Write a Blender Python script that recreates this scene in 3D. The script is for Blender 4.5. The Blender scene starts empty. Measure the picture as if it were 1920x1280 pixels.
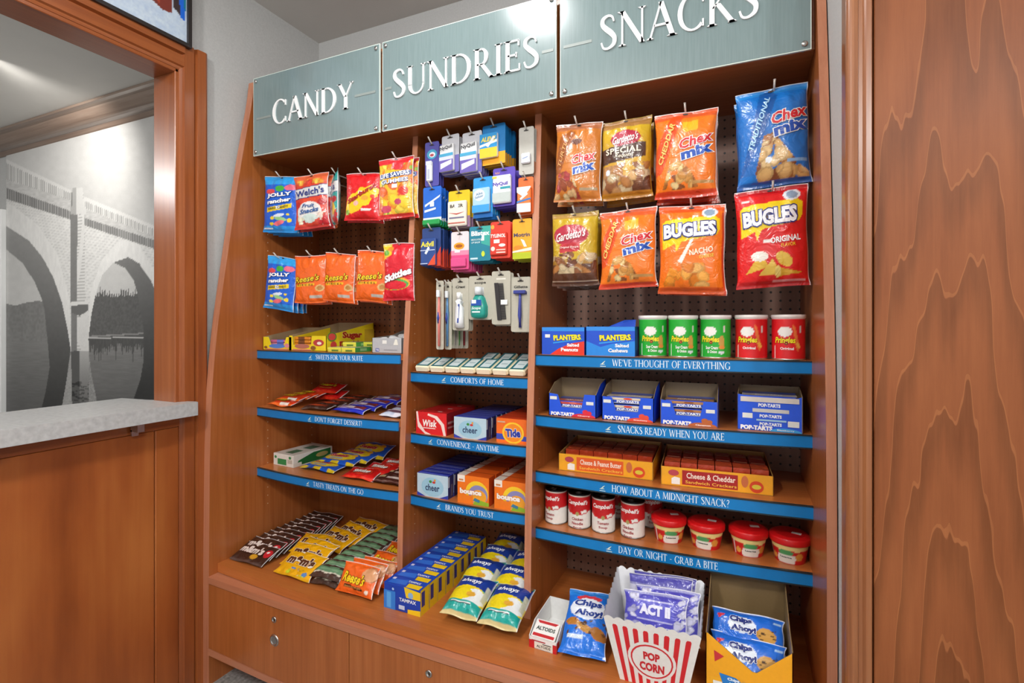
import bpy, bmesh, math, random
import numpy as np
from mathutils import Vector, Matrix

# ------------------------------------------------------------------ camera
F_PX, HORIZON, H = 955.0, 607.0, 1.265          # focal length and horizon row for a 1920x1280 frame, eye height
YAW = math.radians(24.3)
SN, CS = math.sin(YAW), math.cos(YAW)
scn = bpy.context.scene
COL = scn.collection
cam_d = bpy.data.cameras.new('camera')
cam = bpy.data.objects.new('camera', cam_d)
COL.objects.link(cam)
cam_d.sensor_width = 36.0
cam_d.lens = F_PX / 1920 * 36.0
cam_d.shift_y = -(640 - HORIZON) / 1920
cam_d.clip_start = 0.02
cam.location = (0, 0, H)
cam.rotation_euler = (math.pi / 2, 0, YAW)
scn.camera = cam

# ------------------------------------------------------------------ world, lights, exposure
w = bpy.data.worlds.new('world'); scn.world = w; w.use_nodes = True
w.node_tree.nodes['Background'].inputs['Color'].default_value = (0.98, 0.99, 1.0, 1)
w.node_tree.nodes['Background'].inputs['Strength'].default_value = 0.5
scn.view_settings.view_transform = 'Standard'
scn.view_settings.look = 'None'
scn.view_settings.gamma = 1.0
scn.view_settings.use_curve_mapping = False
scn.view_settings.exposure = 0.42

def lamp(name, loc, energy, size, target=None, color=(1, 0.995, 0.985), kind='AREA', spot=80, blend=0.4):
    l = bpy.data.lights.new(name, kind)
    l.energy = energy; l.color = color
    if kind == 'AREA':
        l.shape = 'DISK'; l.size = size
    else:
        l.shadow_soft_size = size
    if kind == 'SPOT':
        l.spot_size = math.radians(spot); l.spot_blend = blend
    o = bpy.data.objects.new(name, l); COL.objects.link(o); o.location = loc
    if target is not None:
        o.rotation_euler = (Vector(target) - Vector(loc)).to_track_quat('-Z', 'Y').to_euler()
    return o
CEIL = 2.54
lamp('downlight', (-0.74, 0.80, CEIL - .02), 7, .2)
lamp('fill_point', (1.15, -0.95, CEIL - .16), 44, .09, kind='POINT')  # added fill lights behind the camera, hung low so the ceiling brightens too
lamp('fill_point', (-0.75, -0.65, CEIL - .16), 44, .09, kind='POINT')
lamp('fill_point', (0.8, -1.5, CEIL - .16), 30, .09, kind='POINT')
lamp('mural_spot', (-3.05, 1.12, 2.43), 30, .05, (-3.42, 1.65, 2.0), (1, .97, .92), 'SPOT', 110, 1.0)
lamp('mural_room_fill', (-3.5, 0.0, 2.2), 20, .1, kind='POINT')  # added unseen fill that lifts the side room and its ceiling

# ------------------------------------------------------------------ pixel helpers (photo pixel + touched plane -> place)
def ray(u, v):
    a = (u - 960) / F_PX
    return (-SN + a * CS, CS + a * SN, (HORIZON - v) / F_PX)
def at_y(u, v, y):
    r = ray(u, v); t = y / r[1]; return Vector((r[0] * t, y, H + r[2] * t))
def at_z(u, v, z):
    r = ray(u, v); t = (z - H) / r[2]; return Vector((r[0] * t, r[1] * t, z))
def fit(u0, u1, vt, vb, y):
    """x centre, width, bottom z, height of an upright face in plane y"""
    um, vm = (u0 + u1) / 2, (vt + vb) / 2
    a, b = at_y(u0, vm, y).x, at_y(u1, vm, y).x
    zt, zb = at_y(um, vt, y).z, at_y(um, vb, y).z
    return (a + b) / 2, b - a, zb, zt - zb

# ------------------------------------------------------------------ colours and materials
def lin(h):
    h = h.lstrip('#')
    o = []
    for i in (0, 2, 4):
        c = int(h[i:i + 2], 16) / 255
        o.append(c / 12.92 if c <= .04045 else ((c + .055) / 1.055) ** 2.4)
    return tuple(o)
def nodes(name):
    m = bpy.data.materials.new(name); m.use_nodes = True
    nt = m.node_tree
    return m, nt, nt.nodes['Principled BSDF']
def setin(b, **k):
    for n, v in k.items():
        b.inputs[n.replace('_', ' ')].default_value = v
def plain(name, col, rough=.5, metal=0., spec=.5, noise=0.03, scale=40):
    m, nt, b = nodes(name)
    c = lin(col)
    tc = nt.nodes.new('ShaderNodeTexCoord')
    n = nt.nodes.new('ShaderNodeTexNoise'); n.inputs['Scale'].default_value = scale
    nt.links.new(tc.outputs['Object'], n.inputs['Vector'])
    r = nt.nodes.new('ShaderNodeValToRGB')
    r.color_ramp.elements[0].position = .3; r.color_ramp.elements[1].position = .7
    r.color_ramp.elements[0].color = tuple(max(0, x * (1 - noise)) for x in c) + (1,)
    r.color_ramp.elements[1].color = tuple(min(1, x * (1 + noise)) for x in c) + (1,)
    nt.links.new(n.outputs['Fac'], r.inputs['Fac'])
    nt.links.new(r.outputs['Color'], b.inputs['Base Color'])
    setin(b, Roughness=rough, Metallic=metal)
    b.inputs['Specular IOR Level'].default_value = spec
    return m
def wood(name, dark, mid, light, axis='Z', rough=.32, fine=55, coat=.25, blotch=.35):
    """stained veneer: fine streaks along one axis plus broad cloudy variation"""
    m, nt, b = nodes(name)
    L = nt.links.new
    tc = nt.nodes.new('ShaderNodeTexCoord')
    mp = nt.nodes.new('ShaderNodeMapping')
    sc = {'X': (.03, 1, 1), 'Y': (1, .03, 1), 'Z': (1, 1, .03)}[axis]
    mp.inputs['Scale'].default_value = sc
    L(tc.outputs['Object'], mp.inputs['Vector'])
    n1 = nt.nodes.new('ShaderNodeTexNoise'); n1.inputs['Scale'].default_value = fine; n1.inputs['Detail'].default_value = 6
    n1.inputs['Roughness'].default_value = .65; n1.inputs['Distortion'].default_value = .6
    L(mp.outputs['Vector'], n1.inputs['Vector'])
    mp2 = nt.nodes.new('ShaderNodeMapping'); mp2.inputs['Scale'].default_value = tuple(.25 if s < 1 else 1 for s in sc)
    L(tc.outputs['Object'], mp2.inputs['Vector'])
    n2 = nt.nodes.new('ShaderNodeTexNoise'); n2.inputs['Scale'].default_value = 6; n2.inputs['Detail'].default_value = 4
    L(mp2.outputs['Vector'], n2.inputs['Vector'])
    mx = nt.nodes.new('ShaderNodeMix'); mx.data_type = 'FLOAT'; mx.inputs[0].default_value = blotch
    L(n1.outputs['Fac'], mx.inputs[2]); L(n2.outputs['Fac'], mx.inputs[3])
    r = nt.nodes.new('ShaderNodeValToRGB')
    e = r.color_ramp.elements
    e[0].position = .3; e[0].color = lin(dark) + (1,)
    e[1].position = .72; e[1].color = lin(light) + (1,)
    k = e.new(.5); k.color = lin(mid) + (1,)
    L(mx.outputs[0], r.inputs['Fac'])
    L(r.outputs['Color'], b.inputs['Base Color'])
    bp = nt.nodes.new('ShaderNodeBump'); bp.inputs['Strength'].default_value = .06; bp.inputs['Distance'].default_value = .002
    L(n1.outputs['Fac'], bp.inputs['Height']); L(bp.outputs['Normal'], b.inputs['Normal'])
    setin(b, Roughness=rough)
    b.inputs['Coat Weight'].default_value = coat; b.inputs['Coat Roughness'].default_value = .22
    return m
def figured(name, dark, mid, light, cx, cz):
    """rotary-cut veneer with tall nested cathedral figures and fine dark/light rings"""
    m, nt, b = nodes(name)
    L = nt.links.new
    tc = nt.nodes.new('ShaderNodeTexCoord')
    mp = nt.nodes.new('ShaderNodeMapping'); mp.inputs['Location'].default_value = (-cx, 0, -cz * .09)
    mp.inputs['Scale'].default_value = (1, 0, .09)
    L(tc.outputs['Object'], mp.inputs['Vector'])
    dn = nt.nodes.new('ShaderNodeTexNoise'); dn.inputs['Scale'].default_value = 14; dn.inputs['Detail'].default_value = 3
    L(mp.outputs['Vector'], dn.inputs['Vector'])
    add = nt.nodes.new('ShaderNodeVectorMath'); add.operation = 'MULTIPLY_ADD'
    add.inputs[1].default_value = (.07, .07, .07)
    L(dn.outputs['Color'], add.inputs[0]); L(mp.outputs['Vector'], add.inputs[2])
    wv = nt.nodes.new('ShaderNodeTexWave'); wv.wave_type = 'RINGS'; wv.rings_direction = 'SPHERICAL'; wv.wave_profile = 'SAW'
    wv.inputs['Scale'].default_value = 14; wv.inputs['Distortion'].default_value = 1.2
    wv.inputs['Detail'].default_value = 2; wv.inputs['Detail Scale'].default_value = 1.5
    L(add.outputs['Vector'], wv.inputs['Vector'])
    r = nt.nodes.new('ShaderNodeValToRGB'); e = r.color_ramp.elements
    e[0].position = 0; e[0].color = lin(mid) + (1,)
    e[1].position = 1; e[1].color = lin(light) + (1,)
    for p, c in ((.4, mid), (.80, dark), (.955, dark), (.965, light)):
        k = e.new(p); k.color = lin(c) + (1,)
    L(wv.outputs['Fac'], r.inputs['Fac'])
    mp3 = nt.nodes.new('ShaderNodeMapping'); mp3.inputs['Scale'].default_value = (1, 1, .04)
    L(tc.outputs['Object'], mp3.inputs['Vector'])
    n1 = nt.nodes.new('ShaderNodeTexNoise'); n1.inputs['Scale'].default_value = 120; n1.inputs['Detail'].default_value = 8; n1.inputs['Roughness'].default_value = .75
    L(mp3.outputs['Vector'], n1.inputs['Vector'])
    n2 = nt.nodes.new('ShaderNodeTexNoise'); n2.inputs['Scale'].default_value = 9; n2.inputs['Detail'].default_value = 5
    mp4 = nt.nodes.new('ShaderNodeMapping'); mp4.inputs['Scale'].default_value = (1, 1, .35)
    L(tc.outputs['Object'], mp4.inputs['Vector']); L(mp4.outputs['Vector'], n2.inputs['Vector'])
    st = nt.nodes.new('ShaderNodeValToRGB'); st.color_ramp.elements[0].position = .3; st.color_ramp.elements[1].position = .7
    st.color_ramp.elements[0].color = lin(dark) + (1,); st.color_ramp.elements[1].color = lin(light) + (1,)
    mx0 = nt.nodes.new('ShaderNodeMix'); mx0.data_type = 'FLOAT'; mx0.inputs[0].default_value = .55
    L(n1.outputs['Fac'], mx0.inputs[2]); L(n2.outputs['Fac'], mx0.inputs[3])
    L(mx0.outputs[0], st.inputs['Fac'])
    mx = nt.nodes.new('ShaderNodeMix'); mx.data_type = 'RGBA'; mx.inputs[0].default_value = .5
    L(r.outputs['Color'], mx.inputs[6]); L(st.outputs['Color'], mx.inputs[7])
    L(mx.outputs[2], b.inputs['Base Color'])
    setin(b, Roughness=.55); b.inputs['Specular IOR Level'].default_value = .3; b.inputs['Coat Weight'].default_value = .05; b.inputs['Coat Roughness'].default_value = .3
    return m
def pegboard(name, base_dark, base_light, hole='#1a0d06'):
    m, nt, b = nodes(name)
    L = nt.links.new
    tc = nt.nodes.new('ShaderNodeTexCoord')
    sx = nt.nodes.new('ShaderNodeSeparateXYZ'); L(tc.outputs['Object'], sx.inputs[0])
    def fr(sock):
        d = nt.nodes.new('ShaderNodeMath'); d.operation = 'DIVIDE'; d.inputs[1].default_value = .0254; L(sock, d.inputs[0])
        f_ = nt.nodes.new('ShaderNodeMath'); f_.operation = 'FRACT'; L(d.outputs[0], f_.inputs[0])
        s_ = nt.nodes.new('ShaderNodeMath'); s_.operation = 'SUBTRACT'; s_.inputs[1].default_value = .5; L(f_.outputs[0], s_.inputs[0])
        p_ = nt.nodes.new('ShaderNodeMath'); p_.operation = 'MULTIPLY'; L(s_.outputs[0], p_.inputs[0]); L(s_.outputs[0], p_.inputs[1])
        return p_.outputs[0]
    a = nt.nodes.new('ShaderNodeMath'); a.operation = 'ADD'; L(fr(sx.outputs['X']), a.inputs[0]); L(fr(sx.outputs['Z']), a.inputs[1])
    c = nt.nodes.new('ShaderNodeMath'); c.operation = 'LESS_THAN'; c.inputs[1].default_value = .135 ** 2; L(a.outputs[0], c.inputs[0])
    mp = nt.nodes.new('ShaderNodeMapping'); mp.inputs['Scale'].default_value = (1, 1, .03); L(tc.outputs['Object'], mp.inputs['Vector'])
    n1 = nt.nodes.new('ShaderNodeTexNoise'); n1.inputs['Scale'].default_value = 60; n1.inputs['Detail'].default_value = 5; L(mp.outputs['Vector'], n1.inputs['Vector'])
    r = nt.nodes.new('ShaderNodeValToRGB'); r.color_ramp.elements[0].position = .3; r.color_ramp.elements[1].position = .7
    r.color_ramp.elements[0].color = lin(base_dark) + (1,); r.color_ramp.elements[1].color = lin(base_light) + (1,)
    L(n1.outputs['Fac'], r.inputs['Fac'])
    mx = nt.nodes.new('ShaderNodeMix'); mx.data_type = 'RGBA'
    L(c.outputs[0], mx.inputs[0]); L(r.outputs['Color'], mx.inputs[6]); mx.inputs[7].default_value = lin(hole) + (1,)
    L(mx.outputs[2], b.inputs['Base Color'])
    setin(b, Roughness=.45)
    return m
def printed(name, rough, coat=0., metal=0., crinkle=0.):
    """ink print: colours come from the mesh's own colour layer, faint fibre noise on top"""
    m, nt, b = nodes(name)
    L = nt.links.new
    at = nt.nodes.new('ShaderNodeVertexColor'); at.layer_name = 'ink'
    tc = nt.nodes.new('ShaderNodeTexCoord')
    n = nt.nodes.new('ShaderNodeTexNoise'); n.inputs['Scale'].default_value = 120
    L(tc.outputs['Object'], n.inputs['Vector'])
    mr = nt.nodes.new('ShaderNodeMapRange'); mr.inputs['To Min'].default_value = .93; mr.inputs['To Max'].default_value = 1.05
    L(n.outputs['Fac'], mr.inputs['Value'])
    mx = nt.nodes.new('ShaderNodeVectorMath'); mx.operation = 'SCALE'
    L(at.outputs['Color'], mx.inputs[0]); L(mr.outputs['Result'], mx.inputs['Scale'])
    L(mx.outputs['Vector'], b.inputs['Base Color'])
    setin(b, Roughness=rough, Metallic=metal)
    if crinkle:
        n3 = nt.nodes.new('ShaderNodeTexNoise'); n3.inputs['Scale'].default_value = 26; n3.inputs['Detail'].default_value = 3; n3.inputs['Distortion'].default_value = 1.2
        L(tc.outputs['Object'], n3.inputs['Vector'])
        bp = nt.nodes.new('ShaderNodeBump'); bp.inputs['Strength'].default_value = crinkle; bp.inputs['Distance'].default_value = .012
        L(n3.outputs['Fac'], bp.inputs['Height']); L(bp.outputs['Normal'], b.inputs['Normal']); L(bp.outputs['Normal'], b.inputs['Coat Normal'])
    b.inputs['Coat Weight'].default_value = coat; b.inputs['Coat Roughness'].default_value = .12
    return m

FILM = printed('printed_film', .3, .35, 0., .35)
CARD = printed('printed_card', .45, .1)
PLAST = printed('moulded_plastic', .35, .2)
METAL = printed('bare_metal', .28, 0, .9)
W_CAB = wood('cabinet_veneer', '#94501f', '#a9602e', '#bb7440')
W_CABX = wood('cabinet_veneer_lengthwise', '#94501f', '#a9602e', '#bb7440', 'X')
W_EDGE = wood('cabinet_edge_band', '#a9684a', '#bd7c5c', '#c98c6c')
W_EDGEX = wood('cabinet_edge_band_lengthwise', '#a9684a', '#b97858', '#c58767', 'X')
W_TRAY = wood('tray_veneer', '#a25a28', '#b86a32', '#c77c40', 'X')
W_CASE = wood('stained_casing', '#7d3e1c', '#995328', '#ac6436', 'Z', .3, 40)
W_CASEY = wood('stained_casing_level', '#7d3e1c', '#995328', '#ac6436', 'Y', .3, 40)
W_PANEL = wood('stained_counter_panel', '#74340f', '#a05524', '#ba7036', 'Z', .4, 14, .1, .7)
W_CROWN = wood('stained_crown', '#6b5648', '#857062', '#9b8a7c', 'X', .28, 40, .5)
W_DOOR = figured('figured_door_veneer', '#63310f', '#8a4b26', '#a4643a', .36, .35)
W_TRIM2 = wood('door_casing_stain', '#784526', '#935b37', '#a87049', 'Z', .3, 60, .3)
PEG_W = pegboard('wood_pegboard', '#7a4626', '#8f5630')
PEG_G = pegboard('grey_brown_pegboard', '#8a6655', '#9c7866')
WALLP = plain('grey_wallcovering', '#bcbcba', .75, 0, .3, .05, 160)
CEILM = plain('ceiling_paint', '#d8d5d0', .9, 0, .2, .015, 8)
CARPET = plain('grey_carpet', '#8f8e8b', .95, 0, .1, .35, 90)
COUNTER = plain('grey_laminate', '#b9bab9', .35, 0, .5, .12, 70)
STEEL = plain('brushed_steel', '#c9c7c2', .25, 1., .5, .04, 60)
WHITEP = plain('white_acrylic', '#f4f5f4', .4, 0, .5, .01)
WHITETRIM = plain('white_trim_paint', '#e6e7e6', .5, 0, .5, .01)
BLUE = plain('blue_label_strip', '#0a78bd', .3, 0, .5, .03, 30)
DARKCH = plain('dark_strip_channel', '#1f2a30', .4, 0, .5, .05, 30)
BLACKF = plain('black_frame', '#2b2625', .4, 0, .5, .05, 30)
GAP = plain('shadow_gap_black', '#120a06', .8, 0, .2, .05)

# ------------------------------------------------------------------ mesh building
class MB:
    def __init__(s): s.v = []; s.f = []; s.c = []
    def add(s, vs, fs, col=(1, 1, 1)):
        o = len(s.v)
        s.v += [tuple(p) for p in vs]
        s.f += [tuple(i + o for i in f_) for f_ in fs]
        if len(col) and not isinstance(col[0], (int, float)): s.c += [tuple(c) for c in col]
        else: s.c += [tuple(col)] * len(vs)
        return s
    def box(s, x0, x1, y0, y1, z0, z1, col=(1, 1, 1), b=0.):
        if b <= 0:
            vs = [(x, y, z) for x in (x0, x1) for y in (y0, y1) for z in (z0, z1)]
            return s.add(vs, [(0, 1, 3, 2), (4, 6, 7, 5), (0, 4, 5, 1), (2, 3, 7, 6), (0, 2, 6, 4), (1, 5, 7, 3)], col)
        X, Y, Z = (x0, x1), (y0, y1), (z0, z1)
        vs = []; idx = {}
        for i in (0, 1):
            for j in (0, 1):
                for k in (0, 1):
                    sx, sy, sz = (1, -1)[i], (1, -1)[j], (1, -1)[k]
                    for a in range(3):
                        p = [X[i] + sx * b, Y[j] + sy * b, Z[k] + sz * b]
                        p[a] = (X[i], Y[j], Z[k])[a]
                        idx[i, j, k, a] = len(vs); vs.append(tuple(p))
        fs = []
        for a in range(3):
            for e in (0, 1):
                q = []
                for (m, n) in ((0, 0), (1, 0), (1, 1), (0, 1)):
                    t = [m, n]; t.insert(a, e); q.append(idx[t[0], t[1], t[2], a])
                fs.append(tuple(q if (e == 1) == (a != 1) else q[::-1]))
        for a, b2 in ((0, 1), (1, 2), (0, 2)):
            c2 = 3 - a - b2
            for e in (0, 1):
                for g in (0, 1):
                    def key(cc, ax):
                        t = [0, 0, 0]; t[a] = e; t[b2] = g; t[c2] = cc
                        return idx[t[0], t[1], t[2], ax]
                    fs.append((key(0, a), key(1, a), key(1, b2), key(0, b2)))
        for i in (0, 1):
            for j in (0, 1):
                for k in (0, 1):
                    fs.append((idx[i, j, k, 0], idx[i, j, k, 1], idx[i, j, k, 2]))
        return s.add(vs, fs, col)
    def prism(s, pts, axis, a0, a1, col=(1, 1, 1)):
        """closed 2-D outline pushed along an axis; pts are the two other coordinates in order"""
        n = len(pts)
        def mk(p, a):
            return {'x': (a, p[0], p[1]), 'y': (p[0], a, p[1]), 'z': (p[0], p[1], a)}[axis]
        vs = [mk(p, a0) for p in pts] + [mk(p, a1) for p in pts]
        fs = [tuple(range(n))[::-1], tuple(range(n, 2 * n))] + [(i, (i + 1) % n, n + (i + 1) % n, n + i) for i in range(n)]
        return s.add(vs, fs, col)
    def tube(s, pts, r, n=8, col=(1, 1, 1), cap=True):
        pts = [Vector(p) for p in pts]
        rs = r if isinstance(r, (list, tuple)) else [r] * len(pts)
        vs = []; fs = []
        ref = Vector((0, 0, 1))
        for i, p in enumerate(pts):
            d = (pts[min(i + 1, len(pts) - 1)] - pts[max(i - 1, 0)]).normalized()
            a = d.cross(ref)
            if a.length < .05: a = d.cross(Vector((1, 0, 0)))
            a.normalize(); b = d.cross(a)
            for k in range(n):
                t = 2 * math.pi * k / n
                vs.append(p + a * (rs[i] * math.cos(t)) + b * (rs[i] * math.sin(t)))
        for i in range(len(pts) - 1):
            for k in range(n):
                fs.append((i * n + k, i * n + (k + 1) % n, (i + 1) * n + (k + 1) % n, (i + 1) * n + k))
        if cap: fs += [tuple(range(n))[::-1], tuple(range((len(pts) - 1) * n, len(pts) * n))]
        return s.add(vs, fs, col)
    def lathe(s, prof, n=32, cols=None, centre=(0, 0, 0)):
        """(radius, z) profile around z; cols: one colour for each profile point or one colour"""
        vs = []; fs = []; cc = []
        for i, (r, z) in enumerate(prof):
            for k in range(n):
                t = 2 * math.pi * k / n
                vs.append((centre[0] + r * math.cos(t), centre[1] + r * math.sin(t), centre[2] + z))
                if cols: cc.append(cols[i] if not isinstance(cols[0], (int, float)) else cols)
        for i in range(len(prof) - 1):
            for k in range(n):
                fs.append((i * n + k, i * n + (k + 1) % n, (i + 1) * n + (k + 1) % n, (i + 1) * n + k))
        fs += [tuple(range(n))[::-1], tuple(range((len(prof) - 1) * n, len(prof) * n))]
        return s.add(vs, fs, cc if cols else (1, 1, 1))
    def mesh(s, name, mat, smooth=False):
        me = bpy.data.meshes.new(name)
        me.from_pydata(s.v, [], s.f)
        a = me.color_attributes.new('ink', 'FLOAT_COLOR', 'POINT')
        arr = np.ones((len(s.v), 4), np.float32); arr[:, :3] = np.array(s.c, np.float32).reshape(-1, 3)
        a.data.foreach_set('color', arr.ravel())
        me.materials.append(mat)
        bm = bmesh.new(); bm.from_mesh(me)
        if len(s.f) < 6000: bmesh.ops.recalc_face_normals(bm, faces=bm.faces)
        bm.to_mesh(me); bm.free()
        if smooth: me.polygons.foreach_set('use_smooth', [True] * len(me.polygons))
        return me

def link(name, me, parent=None, loc=(0, 0, 0), rot=(0, 0, 0)):
    o = bpy.data.objects.new(name, me); COL.objects.link(o)
    o.location = loc; o.rotation_euler = rot
    if parent is not None: o.parent = parent
    return o
def obj(name, mb, mat, parent=None, smooth=False, loc=(0, 0, 0), rot=(0, 0, 0)):
    return link(name, mb.mesh(name, mat, smooth), parent, loc, rot)
def tag(o, label=None, cat=None, group=None, kind=None):
    if label: o['label'] = label
    if cat: o['category'] = cat
    if group: o['group'] = group
    if kind: o['kind'] = kind
    return o
def thing(name, label, cat, loc=(0, 0, 0), rot=(0, 0, 0), group=None):
    o = link(name, None, None, loc, rot); o.empty_display_size = .02
    return tag(o, label, cat, group)
def struct(name, mb, mat, parent=None, smooth=False):
    o = obj(name, mb, mat, parent, smooth)
    if parent is None: o['kind'] = 'structure'
    return o
ORD = ['frontmost', 'second from the front', 'third from the front', 'fourth from the front', 'fifth from the front', 'sixth from the front',
       'seventh from the front', 'eighth from the front', 'ninth from the front', 'tenth from the front', 'eleventh from the front', 'twelfth from the front']

# ------------------------------------------------------------------ lettering
_tc = {}
def text2d(s, bold=0., shear=0., space=1.0):
    k = (s, bold, shear, space)
    if k in _tc: return _tc[k]
    cu = bpy.data.curves.new('t', 'FONT'); cu.body = s; cu.resolution_u = 2; cu.offset = bold; cu.shear = shear; cu.space_character = space
    ob = bpy.data.objects.new('t', cu)
    me = bpy.data.meshes.new_from_object(ob)
    v = [(p.co.x, p.co.y) for p in me.vertices]; f = [tuple(p.vertices) for p in me.polygons]
    bpy.data.objects.remove(ob); bpy.data.curves.remove(cu); bpy.data.meshes.remove(me)
    _tc[k] = (v, f); return v, f
def put_text(mb, S, s, cx, cy, w_, h_, col, off=.0009, bold=.012, shear=0., rot=0., outline=None, ow=.05, space=1.0, arc=0.):
    """fit a string into a w x h patch round (cx, cy) of surface S(x, y, offset)"""
    v0, f0 = text2d(s, bold, shear, space)
    if not v0: return
    a = np.array(v0); lo, hi = a.min(0), a.max(0); sp = np.maximum(hi - lo, 1e-6)
    for (bo, cc, o_) in ([(bold + ow, outline, off)] if outline else []) + [(bold, col, off + (.0005 if outline else 0))]:
        v, f = text2d(s, bo, shear, space)
        p = (np.array(v) - (lo + hi) / 2) / sp * np.array([w_, h_])
        if arc: p[:, 1] += arc * (1 - (2 * p[:, 0] / w_) ** 2)
        c_, s_ = math.cos(rot), math.sin(rot)
        vs = [S(cx + x * c_ - y * s_, cy + x * s_ + y * c_, o_) for x, y in p]
        mb.add(vs, f, lin(cc))

TK, TN, SH = .135, .058, .045
def _ribbon(pts):
    out = []
    P = [np.array(p, float) for p in pts]
    for i in range(len(P) - 1):
        p0, p1, p2, p3 = P[max(i - 1, 0)], P[i], P[i + 1], P[min(i + 2, len(P) - 1)]
        for t in np.linspace(0, 1, 5)[:-1]:
            out.append(.5 * (2 * p1 + (p2 - p0) * t + (2 * p0 - 5 * p1 + 4 * p2 - p3) * t ** 2 + (3 * p1 - p0 - 3 * p2 + p3) * t ** 3))
    out.append(P[-1])
    L, R = [], []
    for i, p in enumerate(out):
        d = out[min(i + 1, len(out) - 1)][:2] - out[max(i - 1, 0)][:2]
        d = d / (np.linalg.norm(d) + 1e-9); n = np.array([-d[1], d[0]]) * p[2] / 2
        L.append(tuple(p[:2] + n)); R.append(tuple(p[:2] - n))
    return L, R
def _arc(cx, cy, rx, ry, a0, a1, tk=TK, tn=TN):
    L, R = [], []
    n = max(6, int(abs(a1 - a0) / 12))
    for i in range(n + 1):
        a = math.radians(a0 + (a1 - a0) * i / n)
        w_ = tn + (tk - tn) * abs(math.cos(a)) ** 1.3
        L.append((cx + rx * math.cos(a), cy + ry * math.sin(a)))
        R.append((cx + (rx - w_) * math.cos(a), cy + (ry - w_ * .9) * math.sin(a)))
    return L, R
def _line(x0, y0, x1, y1, w_):
    d = math.hypot(x1 - x0, y1 - y0); hx = w_ / 2
    if abs(y1 - y0) > .5 * abs(x1 - x0): return [(x0 - hx, y0), (x1 - hx, y1)], [(x0 + hx, y0), (x1 + hx, y1)]
    return [(x0, y0 + hx), (x1, y1 + hx)], [(x0, y0 - hx), (x1, y1 - hx)]
def _serif(x, y, hw=.14):
    s_ = SH if y < .5 else -SH
    return [(x - hw, y), (x - hw * .45, y + s_)], [(x + hw, y), (x + hw * .45, y + s_)]
def _stem(x, lo=0, hi=1): return [_line(x, 0, x, 1, TK), _serif(x, 0), _serif(x, 1)]
def _tick(x, y0, y1, w_=.05): return _line(x, y0, x, y1, w_)
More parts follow.
